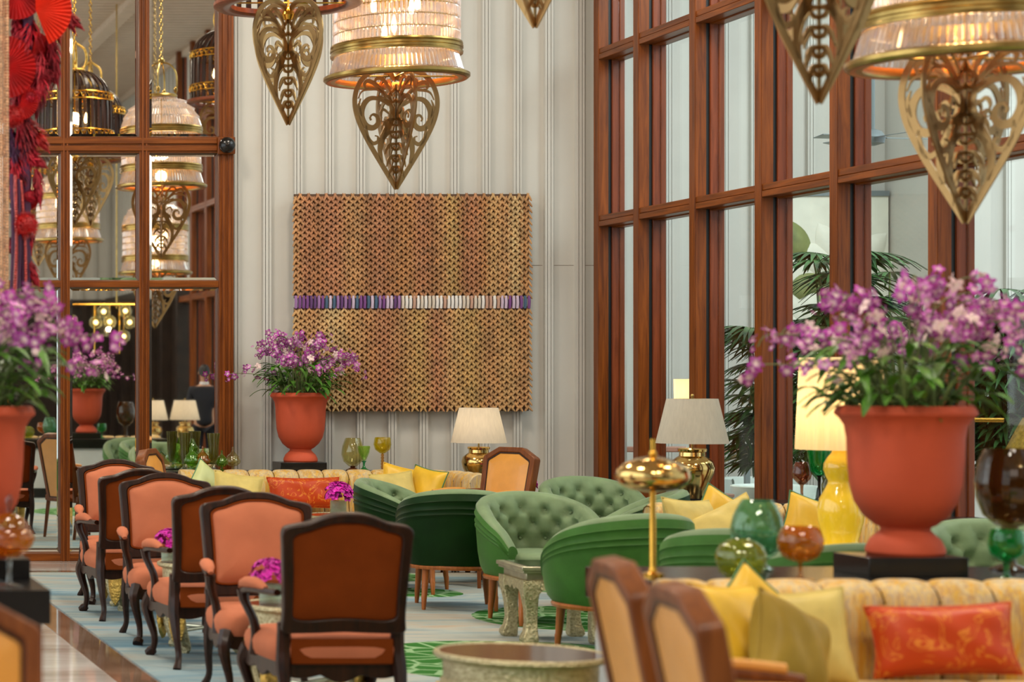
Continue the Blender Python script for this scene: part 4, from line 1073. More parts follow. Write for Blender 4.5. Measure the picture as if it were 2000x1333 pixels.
# ------------------------------------------------------------------ potted orchids
POT = [(0, 0), (.135, 0), (.142, .012), (.140, .03), (.125, .062), (.098, .088), (.088, .10), (.092, .112), (.108, .118), (.115, .124), (.150, .155), (.182, .21), (.198, .28), (.205, .37), (.208, .46), (.216, .51), (.236, .542),
       (.250, .552), (.252, .562), (.244, .580), (.236, .588), (.218, .585), (.205, .55), (.195, .50), (0, .50)]
def orchid(label, loc, seed, rx=1.0, ylim=9):
    def cl(v): return Vector((v.x, v.y if v.y < ylim else ylim+(v.y-ylim)*.05, v.z))
    rg = random.Random(seed); t = thing('potted_orchid', label, 'plant', loc, 0, 'potted orchids in terracotta urns')
    mb = MB(); mb.lathe(POT, 64); mb.build('pot', M['terra'], t, smooth=35)
    mb = MB(); H = .555
    mb.grid(24, 8, lambda i, j: ((.208*j/7)*cos(2*pi*i/24), (.208*j/7)*sin(2*pi*i/24), H+.035*cos(j/7*pi/2)+rg.uniform(-.012, .012)), cu=True)
    mb.build('moss', M['moss'], t)
    # strap leaves and canes
    ml = MB(); mc = MB()
    for k in range(125):
        a = rg.uniform(0, 2*pi); r0 = .16*sqrt(rg.random()); b0 = Vector((r0*cos(a), r0*sin(a), H))
        hh = rg.uniform(.04, .27); out_ = rg.uniform(.02, .20)
        st = b0+Vector((cos(a)*out_*.7, sin(a)*out_*.7, hh))
        if k % 2 == 0: mc.tube(catmull([b0, (b0+st)/2+Vector((rg.uniform(-.02, .02), rg.uniform(-.02, .02), .02)), st], 4), [.007]*8+[.005], 6)
        aa = a+rg.uniform(-1.1, 1.1); L_ = rg.uniform(.10, .21); d = Vector((cos(aa), sin(aa), 0)); e = Vector((-sin(aa), cos(aa), 0)); up = rg.uniform(.1, .95); wl = rg.uniform(.014, .024)
        vv, ff = [], []
        for s_ in range(7):
            u = s_/6; p = cl(st+d*(L_*u))+Vector((0, 0, L_*(up*u-.75*u*u))); w = wl*sin(pi*min(.08+u*.90, 1))**.6+.0005
            vv += [p+e*w+Vector((0, 0, .006)), p, p-e*w+Vector((0, 0, .006))]
        for s_ in range(6):
            q = s_*3; ff += [(q, q+1, q+4, q+3), (q+1, q+2, q+5, q+4)]
        ml.add(vv, ff)
    ml.build('leaves', M['leaf'], t); mc.build('canes', M['stem'], t)
    # flower sprays
    NS = 44
    for k in range(NS):
        a = 2*pi*k/NS*1.0+rg.uniform(-.25, .25); tilt = rg.uniform(.08, 1.0)**.75; 
        Rr = (.14+.36*tilt)*rx*rg.uniform(.8, 1.08); Hh = .26+.28*(1-tilt**1.6)+rg.uniform(-.06, .06)
        if k in (3, NS//2+1): Rr = .60*rx; Hh = .20
        b0 = Vector((.08*cos(a), .08*sin(a), H)); m1 = Vector((Rr*.42*cos(a), Rr*.42*sin(a), H+Hh*.80)); e1 = Vector((Rr*cos(a), Rr*sin(a), H+Hh*.98)); e0 = e1+Vector((.06*cos(a), .06*sin(a), -.05))
        path = [cl(v) for v in catmull([b0, m1, e1, e0], 8)]; mb = MB(); mb.col = srgb(120, 130, 80)[:3]
        mb.tube(path, .0028, 5)
        nb = rg.randint(8, 12); n_ = len(path)
        for q in range(nb):
            f = .40+.60*q/(nb-1); p = cl(path[min(int(f*(n_-1)), n_-1)]); sz = .030*rg.uniform(.75, 1.15)*(1.0 if q < nb-2 else .55)
            off = Vector((rg.uniform(-1, 1), rg.uniform(-1, 1), rg.uniform(-1, .6))).normalized()*.030; c = p+off
            nrm = (off.normalized()*.8+Vector((rg.uniform(-.4, .4), rg.uniform(-.9, .1), rg.uniform(-.3, .5)))).normalized(); u = nrm.orthogonal().normalized(); v = nrm.cross(u); a0 = rg.uniform(0, 6.28)
            pale = rg.random(); tipc = srgb(146, 4, 128) if pale < .45 else (srgb(190, 28, 172) if pale < .74 else (srgb(222, 130, 206) if pale < .88 else srgb(244, 212, 206))); 
            mid_ = tuple(tipc[i]*.85+srgb(240, 205, 240)[i]*.15 for i in range(3)); cen = srgb(255, 240, 226)[:3]; tipc = tipc[:3]
            for w_ in range(5):
                b_ = a0+2*pi*w_/5; d = u*cos(b_)+v*sin(b_); e = nrm.cross(d); ww = .46 if w_ in (1, 4) else .30
                vv = [c, c+d*sz*.5+e*sz*ww+nrm*sz*.12, c+d*sz*.55+nrm*sz*.22, c+d*sz*.5-e*sz*ww+nrm*sz*.12, c+d*sz*.9+e*sz*ww*.6+nrm*sz*.1, c+d*sz*1.05+nrm*sz*.05, c+d*sz*.9-e*sz*ww*.6+nrm*sz*.1]
                mb.add(vv, [(0, 1, 2), (0, 2, 3), (1, 4, 5, 2), (2, 5, 6, 3)], [cen, mid_, mid_, mid_, tipc, tipc, tipc])
            dk = srgb(110, 10, 90)[:3]; lipd = (u*cos(a0+pi)+v*sin(a0+pi))
            e = nrm.cross(lipd); mb.add([c, c+nrm*sz*.45+e*sz*.22+lipd*sz*.2, c+nrm*sz*.5+lipd*sz*.6, c+nrm*sz*.45-e*sz*.22+lipd*sz*.2], [(0, 1, 2), (0, 2, 3)], [cen, dk, tipc, dk])
        mb.build('flower_spray', M['petal'], t, smooth=0, colors=True)
    return t
orchid('purple orchid in a terracotta urn, large at the right', (PXx(1768, 8.46), 8.46, .865), 21, 1.0)
orchid('purple orchid in a terracotta urn before the back wall', (PXx(587, 18.2), 18.2, .865), 22, 1.0, .20)
orchid('purple orchid in a terracotta urn cut off by the left edge', (.90, 8.42, .865), 23, .95)

# ------------------------------------------------------------------ lamps
def urn_lamp(label, x, y, z, s, group='linen-shade lamps on gilt urns', lit=0):
    t = thing('table_lamp', label, 'lamp', (x, y, z), 0, group)
    mb = MB(); mb.box(-.075*s, .075*s, -.075*s, .075*s, 0, .022*s); 
    for sx in (-1, 1):
        for sy in (-1, 1): mb.box(*(sorted((.06*sx*s, .08*sx*s))), *(sorted((.06*sy*s, .08*sy*s))), 0, .03*s)
    mb.build('foot', M['black'], t)
    mb = MB(); mb.lathe([(r*s, q*s) for r, q in [(0, .022), (.068, .022), (.072, .04), (.078, .07), (.105, .12), (.132, .18), (.140, .225), (.128, .265), (.098, .290), (.082, .300), (.080, .325), (.090, .332), (.092, .345), (.086, .352), (.03, .355), (0, .356)]], 40); mb.build('urn', M['lampgold'], t)
    mb = MB(); mb.tube([(0, 0, .35*s), (0, 0, .69*s)], .007*s, 8); mb.ball((0, 0, .70*s), .012*s, 10, 8); mb.build('stem', M['brass'], t)
    mb = MB(); mb.grid(48, 2, lambda i, j: ((.225 if j == 0 else .158)*s*cos(2*pi*i/48), (.225 if j == 0 else .158)*s*sin(2*pi*i/48), (.385 if j == 0 else .68)*s), cu=True)
    sh = mb.build('lamp_shade', M['cream_shade'], t)
    mb = MB()
    for k in range(3): a = 2*pi*k/3; mb.tube([(0, 0, .68*s), (.156*s*cos(a), .156*s*sin(a), .675*s)], .002, 4)
    mb.build('shade_ring', M['brass'], sh)
    mb = MB(); mb.ball((0, 0, .48*s), .03*s); mb.build('bulb', M['bulb2'] if lit else M['whitecer'], t)
    if lit: point_light('urn_lamp_light', (x, y, z+.54*s), lit, (1, .8, .55))
    return t
def round_side(label, x, y, H, r=.22):
    t = thing('side_table', label, 'table', (x, y, .0), 0, 'round black side tables')
    mb = MB(); mb.lathe([(0, H-.03), (r, H-.03), (r+.005, H-.015), (r, H), (0, H)], 40); mb.build('top', M['black'], t)
    mb = MB(); mb.lathe([(0, 0), (r*.75, 0), (r*.75, .02), (.03, .05), (.025, H-.03), (0, H-.03)], 28); mb.build('pedestal', M['black'], t); return t
ly = 17.9; x = PXx(935, ly); round_side('black side table under the far linen-shade lamp', x, ly, .655, .13)
urn_lamp('linen-shade lamp on a gilt urn below the woven hanging', x, ly, .655, .99, lit=1.6)
ly = 14.9; x = PXx(1352, ly); round_side('black side table under the lamp by the windows', x, ly, .714, .20)
urn_lamp('linen-shade lamp on a gilt urn in front of the window mullions', x, ly, .714, 1.05, lit=0)
round_side('black side table under the lamp behind the standing man', 6.57, 5.2, .60); urn_lamp('linen-shade lamp reflected in the mirror beside the dark-suited man', 6.57, 5.2, .60, .98, lit=1.5)
round_side('black side table under the left reflected lamp', 6.08, 5.3, .60, .2); urn_lamp('linen-shade lamp reflected in the mirror, left of its pair', 6.08, 5.3, .60, .98, lit=1.5)
# pleated shade on a yellow double gourd
gy = 11.8; gx = PXx(1642, gy); gz = .613
t = thing('side_table', 'cream-topped round table under the yellow gourd lamp', 'table', (gx, gy, 0.012))
mb = MB(); mb.lathe([(0, gz-.045), (.30, gz-.045), (.31, gz-.03), (.31, gz-.015), (.30, gz-.012), (0, gz-.012)], 48); mb.build('top', M['relief'], t)
mb = MB(); mb.lathe([(0, 0), (.2, 0), (.2, .03), (.04, .06), (.035, gz-.045), (0, gz-.045)], 28); mb.build('pedestal', M['brass'], t)
t = thing('table_lamp', 'lit pleated shade lamp on a yellow double gourd base', 'lamp', (gx, gy, gz))
k_ = gy/F
prof = [(0, 0), (34, 0), (36, 4), (36, 10), (33, 22), (38, 40), (43, 60), (44, 84), (40, 104), (30, 122), (25, 132), (24, 138), (28, 146), (33, 160), (32, 172), (25, 184), (18, 192), (15, 200), (14, 206), (0, 206)]
mb = MB(); mb.lathe([(r*k_*.94, h*k_) for r, h in prof], 48); mb.build('gourd_base', M['yceramic'], t)
zb, ztp = 199*k_, 379*k_; rb, rt = 82*k_*.96, 74*k_*.96
mb = MB(); mb.grid(264, 2, lambda i, j: ((rb if j == 0 else rt)*(1+.075*abs(((i/12) % 1)*2-1)-.04)*cos(2*pi*i/264), (rb if j == 0 else rt)*(1+.075*abs(((i/12) % 1)*2-1)-.04)*sin(2*pi*i/264), zb if j == 0 else ztp), cu=True)
mb.build('pleated_shade', M['yellow_shade'], t, smooth=25)
mb = MB(); mb.tube([(0, 0, 206*k_), (0, 0, 250*k_)], .008); mb.build('stem', M['brass'], t)
mb = MB(); mb.ball((0, 0, 262*k_), .03); mb.build('bulb', M['bulb2'], t)
point_light('gourd_lamp_light', (gx, gy, gz+290*k_), 5, (1, .74, .38), .04)
# gold mushroom lamp
my = 8.35; mx_ = PXx(1275, my)
def mk(v): return v*my/F
t = thing('table_lamp', 'mushroom-shaped polished gold lamp on a slender stem', 'lamp', (mx_-.0, my, .79))
zc = PZ(928, my)-.79; 
mb = MB(); mb.lathe([(0, 0), (mk(20), 0), (mk(20), mk(6)), (mk(8), mk(10)), (mk(7), mk(16)), (mk(6), mk(20)), (mk(5.6), zc-mk(30)), (mk(12), zc-mk(24)), (mk(14), zc-mk(20)), (0, zc-mk(20))], 32); mb.build('stem', M['gold'], t)
mb = MB(); mb.lathe([(0, -mk(33)), (mk(26), -mk(33)), (mk(50), -mk(27)), (mk(64), -mk(17)), (mk(69), -mk(4)), (mk(66), mk(10)), (mk(52), mk(23)), (mk(30), mk(32)), (mk(8), mk(37)), (0, mk(37))], 56, c=(0, 0, zc)); mb.build('dome', M['lampgold'], t)
mb = MB(); mb.ball((0, 0, zc+mk(41)), mk(8)); mb.tube([(0, 0, zc+mk(46)), (0, 0, zc+mk(70))], mk(4)); mb.build('finial', M['gold'], t)
mb = MB(); mb.box(3.20, 3.42, 8.15, 8.55, 0, .79)
x_ = mx_
if x_ < 3.46: tag(mb.build('pedestal', M['ikat'], bevel=.01), 'striped cloth-covered stand under the gold mushroom lamp', 'pedestal')

# ------------------------------------------------------------------ glassware
def glass(name, label, cat, px, Y, z, prof_px, mat, scale=None, n=36, flute=None, parts=None, group='coloured glass on the consoles', base_py=None):
    """prof in photo pixels (radius, height)"""
    k = (scale or Y)/F; t = thing(name, label, cat, (PXx(px, Y), Y, z), 0, group)
    for (nm, pr, mt, fl) in ([('bowl', prof_px, mat, flute)] if not parts else parts):
        mb = MB(); mb.lathe([(r*k, h*k) for r, h in pr], n if not fl else 96, cap=False, flute=fl); mb.build(nm, mt, t, smooth=50)
    return t
def stem_pr(h, r=3, base=14, th=3): return [(0, 0), (base, 0), (base, 2), (r+2, 6), (r, 10), (r*.8, h*.5), (r, h-4), (r+3, h), (0, h)]
# near console, top at z=.79
CZT = .79
glass('glass_vase', 'aqua green teardrop glass vase on the near console', 'vase', 1479, 8.62, CZT, None, None, parts=[('body', [(0, 0), (26, 0), (30, 3), (18, 12), (16, 18), (34, 32), (46, 56), (49, 80), (44, 106), (33, 130), (27, 138), (25, 138), (31, 129), (42, 104), (46, 80), (43, 56), (30, 34), (0, 26)], M['g_aqua'], None)])
glass('glass_bowl', 'round green gold glass bowl at the left of the near console', 'vase', 1447, 8.24, CZT, None, None, parts=[('body', [(0, 0), (24, 0), (38, 12), (46, 32), (46, 50), (38, 66), (24, 75), (18, 78), (16, 76), (36, 62), (43, 48), (43, 32), (34, 14), (0, 4)], M['g_olive2'], (14, .012))])
glass('glass_goblet', 'amber balloon goblet on the near console', 'glass', 1563, 8.2, CZT, None, None, parts=[
    ('foot', stem_pr(36, 4, 26), M['g_amber'], None), ('bowl', [(0, 35), (14, 36), (32, 45), (41, 62), (42, 80), (36, 98), (30, 104), (28, 103), (38, 78), (37, 62), (28, 48), (0, 39)], M['g_amber'], None)])
glass('glass_vase', 'large dark brown ribbed glass vase at the right edge', 'vase', 1972, 8.6, CZT, None, None, parts=[
    ('foot', [(0, 0), (36, 0), (36, 4), (12, 14), (10, 60), (16, 86), (0, 88)], M['g_brown'], None), ('body', [(0, 84), (24, 88), (46, 108), (58, 142), (61, 174), (54, 212), (44, 238), (42, 238), (51, 210), (58, 172), (55, 142), (42, 110), (0, 90)], M['g_brown'], (30, .008))])
glass('glass_goblet', 'green goblet in front of the dark brown vase', 'glass', 1966, 8.2, CZT, None, None, parts=[
    ('foot', stem_pr(38, 6, 24), M['g_emerald'], None), ('bowl', [(0, 36), (12, 38), (28, 50), (33, 68), (31, 90), (28, 98), (26, 97), (29, 68), (24, 52), (0, 41)], M['g_emerald'], None)])
# left console
glass('glass_compote', 'amber lidded glass compote on the left console', 'glass', 18, 7.95, CZT, None, None, parts=[
    ('foot', stem_pr(58, 6, 28), M['g_clear'], None), ('bowl', [(0, 56), (22, 58), (42, 74), (50, 94), (46, 108), (38, 112), (36, 110), (46, 92), (38, 76), (0, 60)], M['g_amber'], None),
    ('lid', [(40, 112), (38, 122), (26, 134), (12, 142), (0, 144)], M['g_amber'], None), ('knob', [(0, 143), (6, 146), (5, 152), (8, 160), (8, 170), (4, 178), (0, 180)], M['g_rust'], None)])
glass('glass_compote', 'small amber glass bowl behind the lidded one at left', 'glass', -18, 8.15, CZT, None, None, parts=[
    ('foot', stem_pr(50, 6, 26), M['g_clear'], None), ('bowl', [(0, 48), (22, 50), (40, 66), (46, 84), (42, 100), (40, 98), (40, 70), (0, 54)], M['g_amber'], None), ('knob', [(8, 100), (20, 110), (8, 130), (6, 150), (8, 165), (0, 176)], M['g_rust'], None)])
# far console
glass('glass_vase', 'honey balloon glass on the far console, left of the yellow goblet', 'vase', 689, 18.2, CZT, None, None, parts=[
    ('foot', stem_pr(9, 3, 13), M['g_rust'], None), ('body', [(0, 8), (8, 9), (18, 18), (22, 32), (20, 48), (15, 62), (14, 64), (12, 63), (19, 46), (20, 32), (16, 19), (0, 10)], M['g_honey'], None)])
glass('glass_goblet', 'green tulip glass beside the honey balloon glass', 'glass', 711, 18.12, CZT, None, None, parts=[
    ('foot', stem_pr(20, 2, 10), M['g_emerald'], None), ('bowl', [(0, 19), (4, 22), (10, 36), (12, 48), (11, 49), (8, 36), (0, 23)], M['g_lime'], None)])
glass('glass_goblet', 'yellow goblet on a twisted stem on the far console', 'glass', 747, 18.12, CZT, None, None, parts=[
    ('twisted_stem', [(0, 0), (10, 0), (10, 2), (3, 4)]+[(2.2+1.2*(i % 2), 5+i*3) for i in range(10)]+[(0, 36)], M['g_amber'], None), ('bowl', [(0, 34), (5, 35), (14, 42), (17, 52), (15, 64), (14, 66), (12, 65), (15, 52), (12, 43), (0, 37)], M['g_yellow'], None)])
glass('glass_vase', 'tall olive fluted vase, left one on the far console', 'vase', 361, 18.22, CZT, None, None, parts=[
    ('foot', stem_pr(14, 3, 12), M['g_clear'], None), ('body', [(0, 12), (5, 14), (8, 30), (9, 50), (10.5, 74), (9.5, 74), (8, 50), (6, 30), (0, 15)], M['g_olive'], (12, .06))])
glass('glass_vase', 'tall olive fluted vase, right one on the far console', 'vase', 417, 18.12, CZT, None, None, parts=[
    ('foot', stem_pr(14, 3, 12), M['g_clear'], None), ('body', [(0, 12), (5, 14), (8, 30), (9.5, 50), (12, 74), (11, 74), (8, 50), (6, 30), (0, 15)], M['g_olive'], (12, .06))])
def lidded(px, Y, label, m1, s):
    glass('lidded_glass_jar', label, 'jar', px, Y, CZT, None, None, parts=[
        ('foot', [(0, 0), (9*s, 0), (9*s, 1.5), (3*s, 4), (2.4*s, 8*s), (4*s, 11*s), (0, 11*s)], m1, None),
        ('bowl', [(0, 10*s), (8*s, 11*s), (15*s, 17*s), (16*s, 22*s), (12*s, 27*s), (11*s, 29*s), (10*s, 28*s), (13*s, 21*s), (0, 13*s)], m1, None),
        ('lid', [(13*s, 29*s), (12*s, 31*s), (8*s, 35*s), (3*s, 40*s), (1.6*s, 44*s), (2.6*s, 47*s), (1.5*s, 50*s), (0, 51*s)], m1, None)])
lidded(375, 18.1, 'bright green beaded lidded jar between the olive vases', M['g_green'], 1.0)
lidded(396, 18.08, 'small amber lidded jar between the olive vases', M['g_amber'], .98)
lidded(433, 18.16, 'green lidded jar just right of the olive vases', M['g_green'], .8)
lidded(455, 18.1, 'olive honey lidded jar at the mirror frame edge', M['g_honey'], .95)
glass('glass_vase', 'dark green beaded tower vase beside the left olive vase', 'vase', 376, 18.24, CZT, None, None, parts=[
    ('body', [(0, 0), (12, 0), (10, 6), (14, 18), (10, 24), (13, 32), (9, 38), (12, 44), (7, 50), (4, 58), (3, 62), (0, 63)], M['g_green'], None)])
# window console
WZ = .79
glass('glass_goblet', 'emerald goblet on a black stem by the gourd lamp', 'glass', 1600, 13.5, WZ, None, None, parts=[
    ('foot', stem_pr(52, 3, 17), M['black'], None), ('bowl', [(0, 50), (8, 52), (16, 60), (19, 78), (23, 104), (21, 104), (17, 78), (13, 62), (0, 54)], M['g_emerald'], None)])
glass('glass_goblet', 'rust brown tulip glass on a twisted stem by the gourd lamp', 'glass', 1566, 13.6, WZ, None, None, parts=[
    ('foot', stem_pr(34, 3, 15), M['g_rust'], None), ('bowl', [(0, 33), (7, 34), (16, 44), (18, 52), (14, 70), (11, 76), (10, 75), (15, 52), (0, 37)], M['g_rust'], None)])
glass('glass_vase', 'small olive striped vase behind the gourd lamp', 'vase', 1624, 13.45, WZ, None, None, parts=[
    ('body', [(0, 0), (10, 0), (16, 16), (17, 34), (12, 48), (10, 48), (14, 33), (0, 4)], M['g_olive'], (10, .05))])
# woven yellow vase at the far right and orange door pull
mb = MB(); mb.lathe([(0, 0), (.14, 0), (.2, .3), (.26, .7), (.25, 1.05), (.16, 1.25), (.12, 1.33), (.10, 1.33), (.12, 1.2), (0, .5)], 48, c=(0, 0, 0), cap=False, flute=(24, .02))
o = mb.build('floor_urn', plain('mustard_weave', srgb(190, 150, 60), .6, var=.2, vs_=40, bmp=.5, bs=70)); o.location = (PXx(2040, 14.0), 14.0, -.02); tag(o, 'tall mustard woven urn outside at the right edge', 'urn')
Yd = 13.10
mb = MB(); zz = PZ(821, Yd); mb.tube([(WX+.02, 13.15, zz), (WX+.18, 13.05, zz)], .013, 10); tag(mb.build('window_handle', M['gold']), 'short brass handle on the right-hand window mullion', 'handle')

# ---- square silver table
t = thing('square_silver_table', 'square carved silver table in front of the sage tub chair', 'table', (4.82, 12.75, .012)); t.rotation_euler.z = R(-3)
hw = .225; H = .46
mb = MB(); mb.box(-hw-.03, hw+.03, -hw-.03, hw+.03, H-.03, H-.006); mb.box(-hw-.02, hw+.02, -hw-.02, hw+.02, H-.045, H-.03); mb.box(-hw+.005, hw-.005, -hw+.005, hw-.005, H-.09, H-.045); mb.build('top', M['silverplain'], t, bevel=.004)
mb = MB(); mb.box(-hw+.01, hw-.01, -hw+.01, hw-.01, H-.006, H-.003); mb.build('glass_inset', M['blackglass'], t)
for k in range(4):
    Mx = Matrix.Rotation(pi/2*k, 4, 'Z'); mb = MB().at(Mx)
    pts = [(-hw+.02, H-.09), (hw-.02, H-.09), (hw-.02, H-.2), (hw-.05, H-.2), (hw-.09, H-.15), (hw-.15, H-.14), (hw-.19, H-.155), (.0, H-.13), (-hw+.19, H-.155), (-hw+.15, H-.14), (-hw+.09, H-.15), (-hw+.05, H-.2), (-hw+.02, H-.2)]
    mb.prism(pts, -hw-.012, -hw+.012); mb.build('carved_apron', M['silver'], t, smooth=30)
    mb = MB().at(Mx)
    sec = [(H-.088, .052, 0), (H-.14, .050, -.004), (H-.2, .040, 0), (.20, .034, .004), (.12, .032, .006), (.07, .036, .002), (.04, .044, -.006), (.015, .045, -.008), (0, .036, -.004)]
    mb.grid(len(sec), 4, lambda i, j: (-hw+.034+sec[i][2]+sec[i][1]*(-1, 1, 1, -1)[j], -hw+.034+sec[i][2]+sec[i][1]*(-1, -1, 1, 1)[j], sec[i][0]), cv=True)
    mb.build('leg', M['silver'], t, bevel=.006, smooth=30)

# ------------------------------------------------------------------ pendants
def half_leaf_strokes():
    S = []
    S.append(([(0, 0), (.09, .14), (.19, .30), (.262, .44), (.292, .55), (.286, .64), (.25, .72), (.19, .772), (.12, .792), (.05, .775), (.012, .73)], .024, None))
    S.append(([(0, .02), (0, .20), (0, .40), (0, .58), (0, .70)], .010, None))
    tp = lambda u: .45+1.1*sin(pi*min(u*1.1+.05, 1))
    S.append(([(.10, .17), (.115, .25), (.10, .33), (.06, .41), (.03, .48), (.035, .55), (.075, .60), (.13, .62)], .022, tp))
    S.append(([(.05, .56), (.12, .60), (.19, .60), (.235, .55), (.245, .48), (.215, .42), (.165, .405), (.130, .435), (.135, .48), (.165, .495), (.185, .475), (.178, .455)], .020, tp))
    S.append(([(.045, .60), (.10, .655), (.15, .70), (.20, .72), (.225, .70), (.215, .67), (.195, .675)], .014, tp))
    S.append(([(.03, .62), (.06, .69), (.10, .735), (.14, .735), (.15, .71), (.13, .695)], .012, tp))
    S.append(([(.07, .605), (.12, .66), (.18, .665), (.24, .65), (.27, .60)], .010, tp))
    S.append(([(.245, .48), (.265, .55), (.25, .60)], .009, tp))
    S.append(([(.215, .42), (.20, .34), (.165, .30), (.13, .315), (.13, .345), (.15, .352)], .013, tp))
    S.append(([(.10, .33), (.075, .38), (.08, .44), (.11, .45)], .009, tp))
    S.append(([(.05, .50), (.09, .53), (.11, .50), (.10, .47)], .009, tp))
    for z in (.10, .175, .255, .335, .42):
        e = .28*(z+.10)*.62+.02; S.append(([(0, z+.045), (e*.5, z+.04), (e*.85, z+.005), (min(e, .105), z-.03)], .011, tp))
        S.append(([(0, z), (e*.35, z+.015), (e*.5, z+.045)], .008, tp))
    S.append(([(0, .70), (.02, .66), (.05, .63), (.03, .58), (0, .60)], .013, None))
    return S
LEAF = []
for pts, w, tp in half_leaf_strokes():
    LEAF.append(([(p.x, p.y) for p in catmull([Vector((a, b_)) for a, b_ in pts], 5)], w, tp))
def leaf_mesh(t, rot, z0):
    """four fretwork half-leaves round one axis; tip at z0"""
    for k in range(4):
        mb = MB().at(Matrix.Translation((0, 0, z0)) @ Matrix.Rotation(rot+pi/2*k, 4, 'Z'))
        for pts, w, tp in LEAF: mb.stroke(pts, w*1.3, .009, tp)
        mb.build('fretwork_leaf_fin', M['leafbrass'], t, smooth=30)
def pend_root(label, X, Y, Z, group): return thing('pendant_lamp', label, 'pendant lamp', (X, Y, Z), 0, group)
def chain(t, z0, z1, mat):
    mb = MB(); z = z0; k = 0
    while z < z1:
        Mx = Matrix.Translation((0, 0, z)) @ Matrix.Rotation(pi/2*(k % 2), 4, 'Z'); mb.at(Mx)
        mb.tube([(.016*cos(a*pi/4), 0, .026*sin(a*pi/4)) for a in range(8)], .005, 4, closed=True); z += .043; k += 1
    mb.build('chain', mat, t)
def crystal_pendant(label, X, Y, Z, leafrot, leaf_drop=.72, lit=40, rz=0):
    t = pend_root(label, X, Y, Z, 'crystal cage pendants'); t.rotation_euler.z = rz
    mb = MB(); mb.lathe([(.395, .02), (.40, .0), (.46, .0), (.474, .012), (.474, .03), (.455, .04), (.43, .042), (.405, .04), (.395, .02)], 96, cap=False); mb.build('bottom_rim', M['brass'], t)
    mb = MB(); mb.lathe([(.400, .045), (.394, .03), (.396, .012), (.402, .002), (.45, -.002)], 96, cap=False); mb.build('inner_rim', M['rimwarm'], t)
    def rods(z0, z1, r0, r1, N, nm):
        mb = MB()
        for k in range(N):
            a = 2*pi*k/N; ca, sa = cos(a), sin(a); w = pi*r0/N*.86; w1 = pi*r1/N*.86; vv = []
            for (r, z, ww) in ((r0, z0, w*.6), (r0, z0+.012, w), (r1, z1-.012, w1), (r1, z1, w1*.6)):
                for q in range(6): b_ = 2*pi*q/6; vv.append(((r+ww*cos(b_))*ca-ww*sin(b_)*sa, (r+ww*cos(b_))*sa+ww*sin(b_)*ca, z))
            ff = [(i*6+q, i*6+(q+1) % 6, i*6+6+(q+1) % 6, i*6+6+q) for i in range(3) for q in range(6)]
            mb.add(vv, ff)
        mb.build(nm, M['crystal'], t, smooth=0)
    rods(.04, .165, .425, .395, 88, 'flared_crystal_skirt')
    for i in range(4): rods(.235+.081*i, .235+.081*(i+1)-.004, .402, .402, 88, 'crystal_tier')
    mb = MB()
    for i in range(1, 4):
        z = .233+.081*i; mb.tube([(.402*cos(2*pi*k/64), .402*sin(2*pi*k/64), z) for k in range(64)], .0035, 5, closed=True)
    mb.build('wire_rings', M['brass'], t)
    for z in (.165, .56):
        mb = MB(); mb.lathe([(.405, z), (.428, z), (.43, z+.012), (.424, z+.016), (.424, z+.03), (.430, z+.035), (.430, z+.05), (.422, z+.055), (.428, z+.064), (.426, z+.075), (.405, z+.075), (.405, z)], 96, cap=False); mb.build('brass_band', M['brass'], t)
    dz = [(.405, .64), (.385, .73), (.335, .82), (.255, .90), (.16, .955)]
    for i in range(4): rods(dz[i][1], dz[i+1][1]-.004, dz[i][0], dz[i+1][0], 88 if i < 2 else 66, 'crystal_dome_tier')
    mb = MB(); mb.lathe([(0, .99), (.16, .985), (.17, .97), (.165, .955), (.14, .955)], 40, cap=False); mb.build('crown_plate', M['brass'], t)
    for k in range(4):
        a = pi/2*k+.4; mb = MB().at(Matrix.Rotation(a, 4, 'Z')); mb.tube(catmull([(.15, 0, .97), (.165, 0, 1.1), (.15, 0, 1.22), (.09, 0, 1.30), (0, 0, 1.33)], 6), .009, 8); mb.ball((.152, 0, 1.03), .022, 10, 8, (1, 1, 1.6)); mb.build('crown_handle', M['brass'], t)
    mb = MB(); mb.ball((0, 0, 1.34), .04); mb.build('crown_ball', M['brass'], t)
    chain(t, 1.38, CZ-Z-.1, M['brass'])
    leaf_mesh(t, leafrot, -leaf_drop)
    mb = MB(); mb.tube([(0, 0, .96), (0, 0, .05)], .008, 6); mb.tube([(-.395, 0, .03), (.395, 0, .03)], .006, 6); mb.tube([(0, -.395, .03), (0, .395, .03)], .006, 6); mb.build('inner_rod', M['brass'], t)
    for k in range(5):
        a = 2*pi*k/5+.55; r = .15; z = .30 if k % 2 else .46
        mb = MB(); mb.lathe([(0, 0), (.014, .008), (.021, .04), (.018, .07), (.006, .11), (0, .125)], 12, c=(r*cos(a), r*sin(a), z)); mb.build('candle_bulb', M['bulb'], t)
    if lit:
        point_light('pendant_light', (X, Y, Z+.40), lit, (1, .66, .34), .10)
        point_light('pendant_light_low', (X, Y, Z+.13), lit*.3, (1, .62, .30), .06)
    return t
